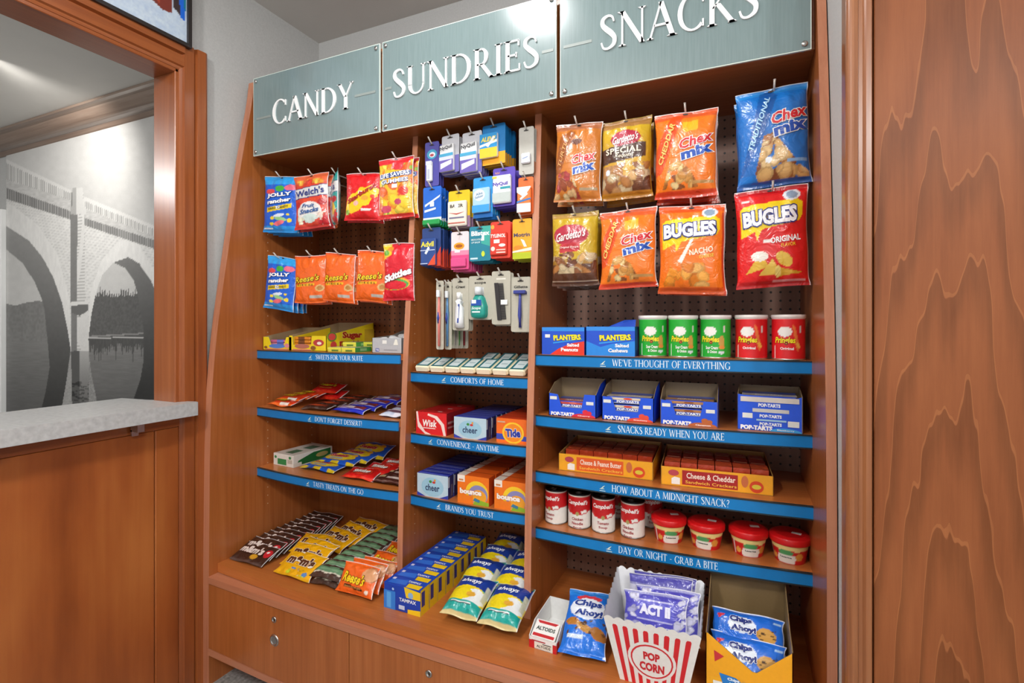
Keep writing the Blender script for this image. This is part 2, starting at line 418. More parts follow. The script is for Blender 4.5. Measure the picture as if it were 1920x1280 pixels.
SERIF = {
    'A': (.78, [_line(.06, 0, .38, 1, TN), _line(.38, 1, .71, 0, TK * 1.1), _line(.18, .36, .6, .36, TN), _serif(.06, 0, .11), _serif(.7, 0, .15)]),
    'B': (.62, _stem(.13) + [_line(.13, .972, .3, .972, TN), _line(.13, .53, .33, .53, TN), _line(.13, .028, .33, .028, TN), _arc(.28, .76, .24, .24, -90, 90), _arc(.3, .28, .3, .28, -90, 90)]),
    'C': (.78, [_arc(.44, .5, .42, .52, 48, 312), _tick(.72, .72, .95), _tick(.72, .06, .26)]),
    'D': (.8, _stem(.13) + [_line(.13, .972, .32, .972, TN), _line(.13, .028, .32, .028, TN), _arc(.3, .5, .46, .5, -90, 90)]),
    'E': (.58, _stem(.13) + [_line(.13, .972, .5, .972, TN), _line(.13, .52, .42, .52, TN), _line(.13, .028, .53, .028, TN), _tick(.5, .8, .99), _tick(.42, .44, .6), _tick(.53, .01, .22)]),
    'F': (.54, _stem(.13) + [_line(.13, .972, .5, .972, TN), _line(.13, .52, .42, .52, TN), _tick(.5, .8, .99), _tick(.42, .44, .6)]),
    'G': (.82, [_arc(.44, .5, .42, .52, 48, 318), _tick(.72, .72, .95), _line(.72, .05, .72, .42, TK), _line(.58, .4, .84, .4, SH)]),
    'H': (.84, _stem(.13) + _stem(.71) + [_line(.13, .52, .71, .52, TN)]),
    'I': (.28, _stem(.14)),
    'K': (.74, _stem(.13) + [_line(.16, .45, .58, 1, TN), _line(.28, .56, .66, 0, TK * 1.1), _serif(.58, 1, .11), _serif(.66, 0, .12)]),
    'M': (.98, [_line(.1, 0, .17, 1, TN), _line(.17, 1, .49, .05, TK), _line(.49, .05, .82, 1, TN), _line(.82, 1, .88, 0, TK), _serif(.1, 0, .1), _serif(.88, 0, .13), _serif(.14, 1, .08), _serif(.85, 1, .08)]),
    'N': (.84, [_line(.12, 0, .12, 1, TN), _line(.12, 1, .72, 0, TK * 1.15), _line(.72, 0, .72, 1, TN), _serif(.12, 0, .12), _serif(.09, 1, .12), _serif(.72, 1, .12)]),
    'O': (.88, [_arc(.44, .5, .42, .52, 0, 360)]),
    'R': (.7, _stem(.13) + [_line(.13, .972, .3, .972, TN), _line(.13, .47, .3, .47, TN), _arc(.28, .72, .25, .28, -90, 90), _line(.3, .48, .64, 0, TK * 1.1), _serif(.66, 0, .09)]),
    'S': (.54, [_ribbon([(.45, .78, .05), (.4, .92, .06), (.27, .97, .07), (.12, .9, .11), (.1, .74, .13), (.22, .59, .15), (.36, .46, .155), (.47, .3, .13), (.44, .12, .11), (.28, .02, .07), (.13, .05, .06), (.06, .22, .05)])]),
    'T': (.68, _stem(.34) + [_line(.03, .972, .65, .972, TN), _tick(.05, .8, .99), _tick(.63, .8, .99)]),
    'U': (.8, [_line(.14, .32, .14, 1, TK), _line(.68, .32, .68, 1, TN), _arc(.395, .34, .325, .36, 180, 270), _arc(.4, .34, .31, .36, 270, 360, TN), _serif(.14, 1, .13), _serif(.68, 1, .11)]),
    'V': (.76, [_line(.08, 1, .39, 0, TK * 1.1), _line(.39, 0, .7, 1, TN), _serif(.08, 1, .12), _serif(.7, 1, .1)]),
    'W': (1.1, [_line(.08, 1, .33, 0, TK), _line(.33, 0, .56, .95, TN), _line(.54, .95, .78, 0, TK), _line(.78, 0, 1.02, 1, TN), _serif(.08, 1, .12), _serif(1.02, 1, .1)]),
    'Y': (.72, [_line(.08, 1, .37, .46, TK), _line(.37, .46, .66, 1, TN), _line(.37, 0, .37, .48, TK), _serif(.37, 0), _serif(.08, 1, .12), _serif(.66, 1, .1)]),
    "'": (.2, [_line(.1, .72, .1, 1, .08)]),
    '!': (.26, [_line(.13, .3, .13, 1, .1), _line(.13, 0, .13, .1, .1)]),
    '?': (.5, [_ribbon([(.08, .8, .06), (.16, .95, .08), (.32, .95, .1), (.4, .78, .12), (.34, .62, .1), (.24, .5, .09), (.22, .3, .07)]), _line(.22, 0, .22, .1, .1)]),
    '-': (.4, [_line(.06, .4, .34, .4, .07)]),
    ' ': (.34, []),
}
def serif_text(mb, S, s, x0, y0, width, cap, col=(1, 1, 1), depth=0., off=.0004, gap=.05):
    tot = sum(SERIF[c][0] + gap for c in s) - gap
    kx = width / tot; x = x0
    for c in s:
        wd, strokes = SERIF[c]
        for L, R in strokes:
            n = len(L)
            P = [(x + p[0] * kx, y0 + p[1] * cap) for p in list(L) + list(R)]
            vs = [S(a, b, off + depth) for a, b in P]
            fs = [(i, i + 1, n + i + 1, n + i) for i in range(n - 1)]
            if depth > 0:
                vs += [S(a, b, off) for a, b in P]; m = 2 * n
                for i in range(n - 1):
                    fs += [(i, i + 1, m + i + 1, m + i), (n + i, n + i + 1, m + n + i + 1, m + n + i)]
                fs += [(0, n, m + n, m), (n - 1, 2 * n - 1, m + 2 * n - 1, m + n - 1)]
            mb.add(vs, fs, col)
        x += (wd + gap) * kx

# ================================================================== THE SETTING
XL, YB = -1.754, 1.75             # left wall face, back wall face
struct('floor', MB().box(-6, 3.2, -3.2, 2.2, -.05, 0), CARPET)
struct('ceiling', MB().box(-1.858, 3.2, -3.2, 1.9, CEIL, CEIL + .05), CEILM)
struct('wall_back', MB().box(-1.858, .30, YB, YB + .1, 0, CEIL), WALLP)
OY0, OY1, OZ = -.55, 1.112, 2.13   # the hatch in the left wall
wl = MB()
wl.box(-1.858, XL, OY1, YB, 0, CEIL)
wl.box(-1.858, XL, -3.2, OY0, 0, CEIL)
wl.box(-1.858, XL, OY0, OY1, OZ, CEIL)
wl.box(-1.858, XL, OY0, OY1, 0, .93)
struct('wall_left', wl, WALLP)
struct('wall_right', MB().box(.1755, .30, 1.135, YB, 0, CEIL), WALLP)
struct('wall_front_right', MB().box(.1755, 3.2, 1.125, 1.135, 0, CEIL), WALLP)

# hatch casing: two moulded legs, head and the jamb boards, mitred look by steps
cs = link('trim_1', None); tag(cs, kind='structure')
def casing_profile(y_in, y_out):      # y steps outwards from the opening, x is thickness
    s_ = 1 if y_out > y_in else -1
    W = abs(y_out - y_in)
    P = [(0, .010), (.10, .013), (.14, .020), (.50, .019), (.54, .012), (.57, .012), (.62, .024), (.92, .026), (1, .022)]
    return [(y_in + s_ * W * a, XL + t) for a, t in P]
def leg(y_in, y_out, z0, z1):
    P = casing_profile(y_in, y_out)
    P = P + [(P[-1][0], XL), (P[0][0], XL)]
    m = MB(); m.prism([(x, y) for y, x in P], 'z', z0, z1); return m
obj('casing_leg', leg(OY1, OY1 + .092, 0, OZ + .092), W_CASE, cs)
obj('casing_leg', leg(OY0, OY0 - .092, 0, OZ + .092), W_CASE, cs)
hd = MB(); P = casing_profile(OZ, OZ + .092); P = P + [(P[-1][0], XL), (P[0][0], XL)]
hd.prism([(x, z) for z, x in P], 'y', OY0, OY1 + .012)
obj('casing_head', hd, W_CASEY, cs)
obj('jamb_board', MB().box(-1.862, XL + .008, OY1 - .012, OY1 + .002, .95, OZ, b=.002), W_CASE, cs)
obj('jamb_board', MB().box(-1.862, XL + .008, OY0 - .002, OY0 + .012, .95, OZ, b=.002), W_CASE, cs)
obj('head_board', MB().box(-1.862, XL + .008, OY0, OY1, OZ - .012, OZ + .002, b=.002), W_CASEY, cs)

# counter across the hatch
ct = thing('service_counter', 'grey stone-look counter ledge projecting from the wood framed hatch', 'counter', (-1.684, .4, 0))
top = MB(); P = [(-1.684, OY0), (-1.684, 1.138), (-1.70, 1.1415), (-1.9, 1.098), (-2.02, 1.085), (-2.02, OY0)]
top.prism([(x + 1.684, y - .4) for x, y in P], 'z', .955, 1.0)
obj('counter_top', top, COUNTER, ct)
for yy in (.965, .62, .2):
    br = MB(); br.box(-.048, -.012, yy - .4 - .010, yy - .4 + .010, .930, .955); br.box(-.048, -.042, yy - .4 - .010, yy - .4 + .010, .915, .935)
    obj('support_bracket', br, STEEL, ct)
# stained panel below the counter
pn = link('wall_panelling', None); tag(pn, kind='structure')
obj('apron_board', MB().box(XL - .01, -1.742, OY0, OY1, .918, .955), W_CASEY, pn)
obj('flat_panel', MB().box(XL - .01, -1.748, OY0, 1.035, 0, .916, b=.002), W_PANEL, pn)
obj('stile_board', MB().box(XL - .01, -1.745, 1.037, OY1, 0, .916, b=.002), W_PANEL, pn)

# wing beside the cabinet: moulded casing and a figured wooden door
c2 = link('trim_2', None); tag(c2, kind='structure')
arcp = [(.172 + .012 - .012 * math.cos(a), 1.104 - .014 * math.sin(a)) for a in np.linspace(0, math.pi / 2, 7)]
pr = MB(); pr.prism([(.172, 1.135), (.172, 1.118)] + arcp + [(.190, 1.092), (.192, 1.097), (.198, 1.097), (.203, 1.093), (.211, 1.093), (.213, 1.097), (.213, 1.135)], 'z', 0, 2.3)
obj('casing_leg', pr, W_TRIM2, c2)
obj('casing_head', MB().box(.172, 1.25, 1.092, 1.135, 2.25, 2.34, b=.004), W_TRIM2, c2)
d1 = link('door_1', None); tag(d1, kind='structure')
obj('door_slab', MB().box(.2155, 1.13, 1.098, 1.135, .01, 2.25, b=.0015), W_DOOR, d1)
obj('shadow_gap', MB().box(.2125, .2158, 1.118, 1.135, .01, 2.25), GAP, d1)

# ------------------------------------------------------------------ room behind the hatch
YM = 1.65
struct('wall_mural', MB().box(-6, -1.858, YM + .004, YM + .1, 0, 2.5), WALLP)
struct('wall_far_left', MB().box(-6, -5.9, -3.2, YM, 0, 2.5), WALLP)
struct('ceiling_side_room', MB().box(-6, -1.858, -3.2, YM + .1, 2.45, 2.5), CEILM)
cr = MB(); cv = [(1.535, 2.45), (1.535, 2.437), (1.552, 2.433)]
for a in np.linspace(0, math.pi / 2, 9): cv.append((1.562 + .070 * (1 - math.cos(a)), 2.428 - .060 * math.sin(a) ))
cv += [(1.636, 2.362), (1.642, 2.352), (1.65, 2.345), (1.652, 2.45)]
cr.prism(cv, 'x', -5.9, -1.86)
struct('trim_3', cr, W_CROWN)
tr = MB(); tr.box(-4.40, -4.315, 1.62, YM, 0, 2.0, b=.003); tr.box(-4.47, -4.40, 1.635, YM, 0, 2.0, b=.003)
struct('trim_4', tr, WHITETRIM)

def inpoly(px, py, poly):
    r = np.zeros(px.shape, bool); n = len(poly)
    for i in range(n):
        (x0, y0), (x1, y1) = poly[i], poly[(i + 1) % n]
        if y0 == y1: continue
        c = ((y0 > py) != (y1 > py)) & (px < (x1 - x0) * (py - y0) / (y1 - y0) + x0)
        r ^= c
    return r
def vnoise(x, y, seed=0):
    """cheap smooth value noise"""
    rs = np.random.RandomState(seed); T = rs.rand(64, 64)
    xi, yi = np.floor(x).astype(int), np.floor(y).astype(int); fx, fy = x - xi, y - yi
    fx, fy = fx * fx * (3 - 2 * fx), fy * fy * (3 - 2 * fy)
    g = lambda a, b: T[a % 64, b % 64]
    return (g(xi, yi) * (1 - fx) + g(xi + 1, yi) * fx) * (1 - fy) + (g(xi, yi + 1) * (1 - fx) + g(xi + 1, yi + 1) * fx) * fy

def mural_print(u, v):
    """black-and-white print of a stone arch bridge over still water; u, v are the print's own picture coordinates"""
    g = np.full(u.shape, .72) + .03 * (vnoise(u / 9, v / 9, 1) - .5)
    def P(poly, val):
        m = inpoly(u, v, poly); g[m] = (val(u[m], v[m]) if callable(val) else val)
        return m
    # water and far shore
    P([(-40, 634), (330, 634), (330, 900), (-40, 900)], lambda a, b: .44 - .0011 * (b - 634) + .05 * (vnoise(a / 14, b / 1.6, 3) - .5))
    hills = [(-40, 574), (8, 568), (30, 573), (45, 568), (70, 564), (100, 566), (132, 566), (132, 640), (-40, 640)]
    P(hills, lambda a, b: .42 + .08 * (vnoise(a / 3, b / 4, 5) - .5))
    rs = random.Random(4); tre = [(160, 632)]; a = 160
    while a < 300:
        h_ = rs.uniform(4, 20); tre += [(a, 560 - h_ * .3), (a + 2.2, 556 - h_), (a + 4.4, 560 - h_ * .2)]; a += 4.4
    tre += [(300, 632)]
    P(tre, lambda a, b: .29 + .07 * (vnoise(a / 2.2, b / 3, 7) - .5))
    ref = [(160, 634)]; a = 160
    while a < 300:
        h_ = rs.uniform(6, 42); ref += [(a, 640 + h_ * .3), (a + 2, 640 + h_), (a + 4, 640 + h_ * .3)]; a += 4
    ref += [(300, 634)]
    P(ref, lambda a, b: .25 + .05 * (vnoise(a / 1.5, b / 6, 8) - .5))
    P([(160, 630), (300, 622), (300, 624), (160, 633)], .5)
    # masonry of the bridge
    stone = lambda a, b: .84 - .11 * (np.abs(((b - .16 * a) / 5.2) % 1 - .5) > .38) * (.4 + .6 * vnoise(a / 5, b / 2, 9)) - .06 * vnoise(a / 4, b / 4, 10)
    P([(-40, 345), (135, 400), (135, 660), (131, 655), (112, 545), (80, 470), (-40, 400)], stone)
    P([(155, 412), (330, 470), (330, 560), (285, 500), (262, 470), (238, 456), (214, 468), (192, 500), (172, 575), (166, 640), (155, 640)], stone)
    ring = lambda a, b: .86 - .05 * vnoise(a / 2.5, b / 9, 11)
    P([(-40, 372), (22, 383), (72, 422), (109, 477), (131, 560), (134, 653), (128, 620), (117, 567), (101, 521), (81, 483), (55, 451), (10, 422), (-40, 412)], ring)
    P([(166, 640), (168, 575), (171, 545), (190, 490), (219, 455), (238, 449), (262, 459), (284, 497), (330, 560), (330, 640), (295, 551), (284, 527), (262, 494), (241, 482), (214, 492), (192, 516), (180, 552), (172, 590)], ring)
    intr = lambda a, b: .50 - .0011 * (b - 430) + .02 * vnoise(a / 5, b / 5, 12)
    P([(-40, 412), (10, 422), (55, 451), (81, 483), (101, 521), (117, 567), (128, 620), (133, 655), (125, 716), (116, 768), (110, 810), (66, 810), (78, 768), (86, 735), (94, 688), (90, 638), (84, 579), (79, 560), (66, 529), (44, 494), (13, 468), (-40, 440)], intr)
    P([(214, 492), (241, 482), (262, 494), (284, 527), (300, 560), (330, 600), (330, 810), (230, 810), (252, 745), (264, 710), (270, 677), (270, 618), (262, 565), (252, 527), (236, 503)], lambda a, b: intr(a, b) - .05)
    # reflections beside the pier
    P([(133, 661), (136, 690), (137, 768), (137, 810), (108, 810), (116, 768), (125, 716)], lambda a, b: .62 - .12 * vnoise(a / 2, b / 1.5, 13))
    P([(167, 660), (172, 700), (181, 745), (186, 790), (166, 790), (166, 700)], lambda a, b: .58 - .14 * vnoise(a / 2, b / 1.5, 14))
    # pier
    P([(133, 360), (157, 360), (160, 395), (160, 545), (166, 575), (167, 658), (134, 658), (134, 575), (133, 560)], lambda a, b: np.where(a < 146 - .004 * (b - 360), .42, .80 - .2 * (np.abs((b / 6.) % 1 - .5) > .40)) + .03 * (vnoise(a / 3, b / 3, 15) - .5))
    P([(134, 572), (166, 570), (166, 582), (150, 592), (134, 586)], .34)
    P([(134, 566), (166, 563), (166, 570), (134, 573)], .82)
    P([(134, 658), (167, 658), (168, 790), (137, 810)], lambda a, b: np.where(a < 150, .27, .62 - .0028 * (b - 658)) - .16 * (vnoise(a / 6, b / 1.8, 16) > .6) * (b > 715))
    # parapets, ledges and dentil bands
    def deck(x0, x1, top0, top1, b0, b1, l0, l1, d0, d1):
        P([(x0, top0), (x1, top1), (x1, b1), (x0, b0)], lambda a, b: np.where(np.abs((a / 3.6) % 1 - .5) < .27, .58, .82))
        P([(x0, top0 - 4), (x1, top1 - 3), (x1, top1 + 3), (x0, top0 + 4)], .80)
        P([(x0, b0 - 3), (x1, b1 - 2), (x1, l1), (x0, l0)], lambda a, b: .76 - .1 * vnoise(a / 5, b / 2, 17))
        P([(x0, l0), (x1, l1), (x1, d1), (x0, d0)], lambda a, b: np.where(np.abs((a / 4.2) % 1 - .5) < .28, .40, .56))
    deck(-40, 134, 277, 360, 322, 377, 333, 396, 356, 412)
    deck(158, 330, 372, 443, 392, 462, 408, 463, 422, 480)
    P([(136, 352), (156, 352), (157, 385), (162, 390), (162, 402), (133, 402), (133, 390), (136, 385)], lambda a, b: np.where(a < 144, .6, .78))
    return np.clip(g, .03, .95)
mu = MB(); X0, X1, Z0, Z1 = -4.315, -2.3, .55, 2.36
NX, NZ = 300, 300
xs, zs = np.meshgrid(np.linspace(X0, X1, NX), np.linspace(Z0, Z1, NZ))
dd = -SN * xs + CS * YM
uu, vv = 960 + F_PX * (CS * xs + SN * YM) / dd, HORIZON - F_PX * (zs - H) / dd
gg = mural_print(uu.copy(), vv.copy()) ** 1.9 * 1.05 + .012
fs = [(j * NX + i, j * NX + i + 1, (j + 1) * NX + i + 1, (j + 1) * NX + i) for j in range(NZ - 1) for i in range(NX - 1)]
mu.add(list(zip(xs.ravel(), [YM - .002] * xs.size, zs.ravel())), fs, list(zip(gg.ravel(), gg.ravel() * .985, gg.ravel() * .955)))
tag(obj('bridge_mural', mu, printed('mural_print', .55), None), 'black and white wall mural of a stone arch bridge over water', 'mural')

# framed picture above the hatch
pf = thing('framed_picture', 'snowy picture in a thin black frame above the hatch head', 'picture', (XL + .02, .62, H + .9425))
W2 = .52; t = .012
fr = MB()
fr.box(-.012, .016, -W2, W2, 0, t); fr.box(-.012, .016, -W2, W2, .30 - t, .30); fr.box(-.012, .016, -W2, -W2 + t, t, .30 - t); fr.box(-.012, .016, W2 - t, W2, t, .30 - t)
obj('picture_frame', fr, BLACKF, pf)
pic = MB(); n = 260; m_ = 80
ys, zz = np.meshgrid(np.linspace(-W2 + t, W2 - t, n), np.linspace(t, .30 - t, m_))
nz = vnoise(ys * 90 + 50, zz * 90 + 50, 21) * .5 + vnoise(ys * 200 + 50, zz * 200 + 50, 22) * .5
c0, c1_ = np.array(lin('#d3e0ea')), np.array(lin('#8fa9d0'))
cc = c0[None, None] * (1 - nz[..., None] * .6) + c1_[None, None] * nz[..., None] * .6
def blot(poly, col):
    cc[inpoly(ys, zz, poly)] = lin(col)
blot([(.385, .105), (.43, .085), (.458, .09), (.46, .3), (.38, .3)], '#7d3328')
blot([(.40, .115), (.42, .10), (.425, .3), (.395, .3)], '#b2482f')
blot([(.462, .115), (.487, .095), (.49, .3), (.46, .3)], '#3a2c2e')
blot([(.486, .092), (.503, .085), (.497, .3), (.478, .3)], '#1767d8')
blot([(.499, .13), (.506, .12), (.506, .3), (.497, .3)], '#1d7c93')
pic.add(list(zip([.006] * ys.size, ys.ravel(), zz.ravel())), [(j * n + i, j * n + i + 1, (j + 1) * n + i + 1, (j + 1) * n + i) for j in range(m_ - 1) for i in range(n - 1)], [tuple(c) for c in cc.reshape(-1, 3)])
obj('picture_print', pic, CARD, pf)

# ================================================================== THE DISPLAY CABINET
CXL, CXR = -1.70, .155
D1L, D1R, D2L, D2R = -1.026, -1.006, -.576, -.556
YBK = 1.70
ZTRAY = H - .852
SOF = H + .640
cab = thing('snack_display_cabinet', 'built-in cherry wood snack display with three open shelf bays and drawers', 'cabinet', (-.7725, 1.5, 0))
CO = Vector(cab.location)
def cpart(name, mb, mat, parent=cab, smooth=False):
    mb.v = [(x - CO.x, y - CO.y, z - CO.z) for x, y, z in mb.v]
    return obj(name, mb, mat, parent, smooth)
def crom(tab, z):
    zs_ = [a for a, b in tab]; ys_ = [b for a, b in tab]
    return float(np.interp(z, zs_, ys_))
SIDE = [(0, 1.187), (.45, 1.187), (.905, 1.192), (1.125, 1.205), (1.3, 1.225), (1.511, 1.258), (1.8, 1.302), (2.06, 1.350), (2.19, 1.377)]
for x0, x1 in ((CXL - .03, CXL), (CXR, CXR + .018)):
    zl = np.linspace(0, 2.19, 40)
    k = np.array([crom(SIDE, z) for z in zl]); k = np.convolve(np.pad(k, 2, 'edge'), np.ones(5) / 5, 'valid')
    m = MB(); m.prism([(y + .001, z) for y, z in zip(k, zl)] + [(YBK + .03, 2.19), (YBK + .03, 0)], 'x', x0, x1)
    cpart('side_panel', m, W_CAB)
    m = MB(); m.prism([(y, z) for y, z in zip(k, zl)] + [(y + .0012, z) for y, z in zip(k[::-1], zl[::-1])], 'x', x0, x1)
    cpart('edge_band', m, W_EDGE)
DIV = [(.41, 1.360), (.55, 1.363), (.80, 1.372), (1.12, 1.390), (1.4, 1.412), (1.7, 1.436), (1.91, 1.450)]
for x0, x1 in ((D1L, D1R), (D2L, D2R)):
    zl = np.linspace(ZTRAY, SOF, 24); k = [crom(DIV, z) for z in zl]
    m = MB(); m.prism([(y + .001, z) for y, z in zip(k, zl)] + [(YBK, SOF), (YBK, ZTRAY)], 'x', x0, x1)
    cpart('divider', m, W_CAB)
    m = MB(); m.prism([(y, z) for y, z in zip(k, zl)] + [(y + .0012, z) for y, z in zip(k[::-1], zl[::-1])], 'x', x0 - .0005, x1 + .0005)
    cpart('edge_band', m, W_EDGE)
for x0, x1, z0, z1, mt in ((CXL, D1L, H - .11, SOF + .02, PEG_W), (D1R, D2L, ZTRAY - .03, SOF + .02, PEG_W), (D2R, CXR, ZTRAY - .03, SOF + .02, PEG_G)):
    m = MB(); m.box(x0, x1, YBK, YBK + .02, z0, z1); cpart('pegboard_back', m, mt)
m = MB(); m.box(CXL, D1L, YBK, YBK + .02, ZTRAY - .03, H - .11); cpart('plain_back', m, W_CAB)
m = MB(); m.box(CXL, CXR, 1.372, YBK, SOF, SOF + .02, b=.001); cpart('soffit_board', m, W_CABX)
m = MB(); m.box(CXL, CXR, 1.372, 1.392, SOF + .02, 2.185, b=.001); cpart('header_board', m, W_CABX)
# rows of shelf-pin holes
pin = MB()
for face, nx in ((CXL + .0006, 1), (D1R + .0006, 1), (D2R + .0006, 1), (CXR - .0006, -1)):
    for yy in (1.43, 1.655):
        for i in range(36):
            z = .56 + i * .032
            if z > 1.72: break
            a = [(face, yy + .0022 * math.cos(t), z + .0022 * math.sin(t)) for t in np.linspace(0, 2 * math.pi, 7)[:-1]]
            pin.add(a, [tuple(range(6))], lin('#d9c8b4'))
cpart('shelf_pin_holes', pin, PLAST)['kind'] = 'stuff'

def quad3(xa, ya, xm, ym, xb, yb):
    A = np.linalg.solve(np.array([[x * x, x, 1] for x in (xa, xm, xb)]), np.array([ya, ym, yb]))
    return lambda x: float(A[0] * x * x + A[1] * x + A[2])
SHELF = {}
def shelf(key, x0, x1, ys3, ztop, text, tx0, tcap, icon=True):
    """bowed shelf board with a blue curved label strip; ys3 front y left, middle, right"""
    fy = quad3(x0, ys3[0], (x0 + x1) / 2, ys3[1], x1, ys3[2]); SHELF[key] = (ztop, fy, x0, x1)
    N = 16; xs_ = [x0 + (x1 - x0) * i / N for i in range(N + 1)]
    m = MB(); m.prism([(x, fy(x) + .004) for x in xs_] + [(x1, YBK), (x0, YBK)], 'z', ztop - .02, ztop)
    sh = cpart('shelf', m, W_TRAY)
    tag(sh, 'bowed wooden shelf with the blue strip reading ' + text.replace('!', '').replace('?', '').lower())
    def curve(name, za, zb, d0, d1, mat):
        m = MB(); m.prism([(x, fy(x) - d1) for x in xs_] + [(x, fy(x) - d0) for x in xs_[::-1]], 'z', za, zb)
        return cpart(name, m, mat, sh)
    curve('label_strip', ztop - .031, ztop - .003, -.004, .002, BLUE)
    curve('strip_channel', ztop - .0035, ztop - .0005, -.004, .0035, DARKCH)
    curve('strip_channel', ztop - .034, ztop - .031, -.004, .0035, DARKCH)
    S = lambda x, y, off: (x, fy(x) - .002 - off, y)
    m = MB()
    xa, xb = tx0
    zc = ztop - .017 - tcap / 2
    serif_text(m, S, text, xa, zc, xb - xa, tcap, lin('#eaf4fb'), off=.0006)
    if icon:
        ix = xa - .034
        L, R = _ribbon([(0, .2, .05), (.25, .35, .14), (.5, .6, .2), (.8, 1, .06)])
        for (L, R) in (_ribbon([(0, .25, .06), (.3, .4, .16), (.55, .7, .18), (.85, 1.05, .05)]), _ribbon([(.25, .2, .05), (.55, .35, .16), (.8, .3, .05)]), _line(0, -.12, .95, -.12, .13)):
            n_ = len(L); vs = [S(ix + p[0] * .017, zc + p[1] * .013, .0006) for p in list(L) + list(R)]
            m.add(vs, [(i, i + 1, n_ + i + 1, n_ + i) for i in range(n_ - 1)], lin('#dfe9d8'))
    cpart('strip_lettering', m, CARD, sh)
def xspan(u0, u1, y): return (at_y(u0, 600, y).x, at_y(u1, 600, y).x)
shelf('sweets', CXL, D1L, (1.385, 1.362, 1.378), H - .100, 'SWEETS FOR YOUR SUITE', xspan(590, 677, 1.355), .0165)
shelf('dessert', CXL, D1L, (1.385, 1.358, 1.368), H - .3194, "DON'T FORGET DESSERT!", xspan(590, 678, 1.355), .0165)
shelf('treats', CXL, D1L, (1.385, 1.358, 1.372), H - .5505, 'TASTY TREATS ON THE GO', xspan(588, 681, 1.358), .0165)
shelf('comforts', D1R, D2L, (1.411, 1.392, 1.392), H - .1597, 'COMFORTS OF HOME', xspan(845, 946, 1.393), .0165)
shelf('convenience', D1R, D2L, (1.411, 1.393, 1.393), H - .3628, 'CONVENIENCE - ANYTIME', xspan(818, 937, 1.393), .0165)
shelf('brands', D1R, D2L, (1.411, 1.396, 1.404), H - .568, 'BRANDS YOU TRUST', xspan(835, 926, 1.396), .0165)
shelf('thought', D2R, CXR, (1.404, 1.400, 1.43), H - .090, "WE'VE THOUGHT OF EVERYTHING", xspan(1149, 1369, 1.402), .0185)
shelf('ready', D2R, CXR, (1.404, 1.384, 1.420), H - .268, 'SNACKS READY WHEN YOU ARE', xspan(1159, 1358, 1.386), .0185)
shelf('midnight', D2R, CXR, (1.404, 1.386, 1.402), H - .4337, 'HOW ABOUT A MIDNIGHT SNACK?', xspan(1147, 1368, 1.386), .0185)
shelf('night', D2R, CXR, (1.404, 1.394, 1.416), H - .600, 'DAY OR NIGHT - GRAB A BITE', xspan(1160, 1346, 1.394), .0185)

# base: tray, rail, drawers, plinth
def bow(x, ye, ym): return ym + (ye - ym) * ((x + .7725) / .9275) ** 2
def bowed(name, x0, x1, ye, ym, z0, z1, back, mat, parent=cab):
    N = 24; xs_ = [x0 + (x1 - x0) * i / N for i in range(N + 1)]
    m = MB(); m.prism([(x, bow(x, ye, ym)) for x in xs_] + [(x1, back), (x0, back)], 'z', z0, z1)
    return cpart(name, m, mat, parent)
bowed('display_tray', CXL, CXR, 1.221, 1.184, ZTRAY - .03, ZTRAY, YBK, W_TRAY)
bowed('top_rail', CXL, CXR, 1.184, 1.162, H - .906, H - .884, YBK, W_EDGEX)
bowed('bottom_rail', CXL, CXR, 1.184, 1.162, H - 1.156, H - 1.135, YBK, W_EDGEX)
bowed('plinth', CXL, CXR, 1.30, 1.28, 0, H - 1.156, 1.36, W_CABX)
bowed('drawer_recess', CXL, CXR, 1.20, 1.178, H - 1.135, H - .906, 1.5, GAP)
for x0, x1 in ((CXL + .002, -1.053), (-1.050, -.493), (-.490, CXR - .002)):
    dr = bowed('drawer', x0, x1, 1.186, 1.164, H - 1.1325, H - .909, 1.21, W_CAB)
    xc = (x0 + x1) / 2 + (.012 if x0 < -1.5 else 0); yf = bow(xc, 1.186, 1.164)
    def disc(prof, zc):
        m = MB(); m.lathe(prof, 28, lin('#cfcdc8')); m.v = [(xc + a, yf - c, zc + b) for a, b, c in m.v]; return m
    cpart('lock', disc([(.0001, .0), (.0095, .0), (.0105, .003), (.009, .0045), (.0055, .0045), (.005, .0025), (.0001, .0025)], H - .945), STEEL, dr, True)
    slot = MB(); slot.box(xc - .0008, xc + .0008, yf - .0032, yf - .0028, H - .949, H - .941); cpart('keyhole', slot, GAP, dr)
    if x0 < -1.5 or True:
        cpart('finger_pull', disc([(.0001, .0006), (.0125, .0006), (.0135, .0035), (.0165, .0035), (.019, .0015), (.0195, 0)], H - 1.012), STEEL, dr, True)
        cup = MB(); cup.lathe([(.0001, 0), (.0124, .0), (.0124, .0003), (.0001, .0003)], 24, lin('#6d6a66')); cup.v = [(xc + a, yf - .0008 - c, H - 1.012 + b) for a, b, c in cup.v]
        cpart('pull_cup', cup, PLAST, dr)

# ------------------------------------------------------------------ header signs
def frosted():
    m, nt, b = nodes('frosted_green_glass')
    tc = nt.nodes.new('ShaderNodeTexCoord'); n = nt.nodes.new('ShaderNodeTexNoise'); n.inputs['Scale'].default_value = 220
    mp = nt.nodes.new('ShaderNodeMapping'); mp.inputs['Scale'].default_value = (1, 1, .05)
    nt.links.new(tc.outputs['Object'], mp.inputs['Vector']); nt.links.new(mp.outputs['Vector'], n.inputs['Vector'])
    r = nt.nodes.new('ShaderNodeValToRGB'); r.color_ramp.elements[0].color = lin('#6e8182') + (1,); r.color_ramp.elements[1].color = lin('#829494') + (1,)
    nt.links.new(n.outputs['Fac'], r.inputs['Fac']); nt.links.new(r.outputs['Color'], b.inputs['Base Color'])
    setin(b, Roughness=.22); b.inputs['Coat Weight'].default_value = .6; b.inputs['Coat Roughness'].default_value = .08
    return m
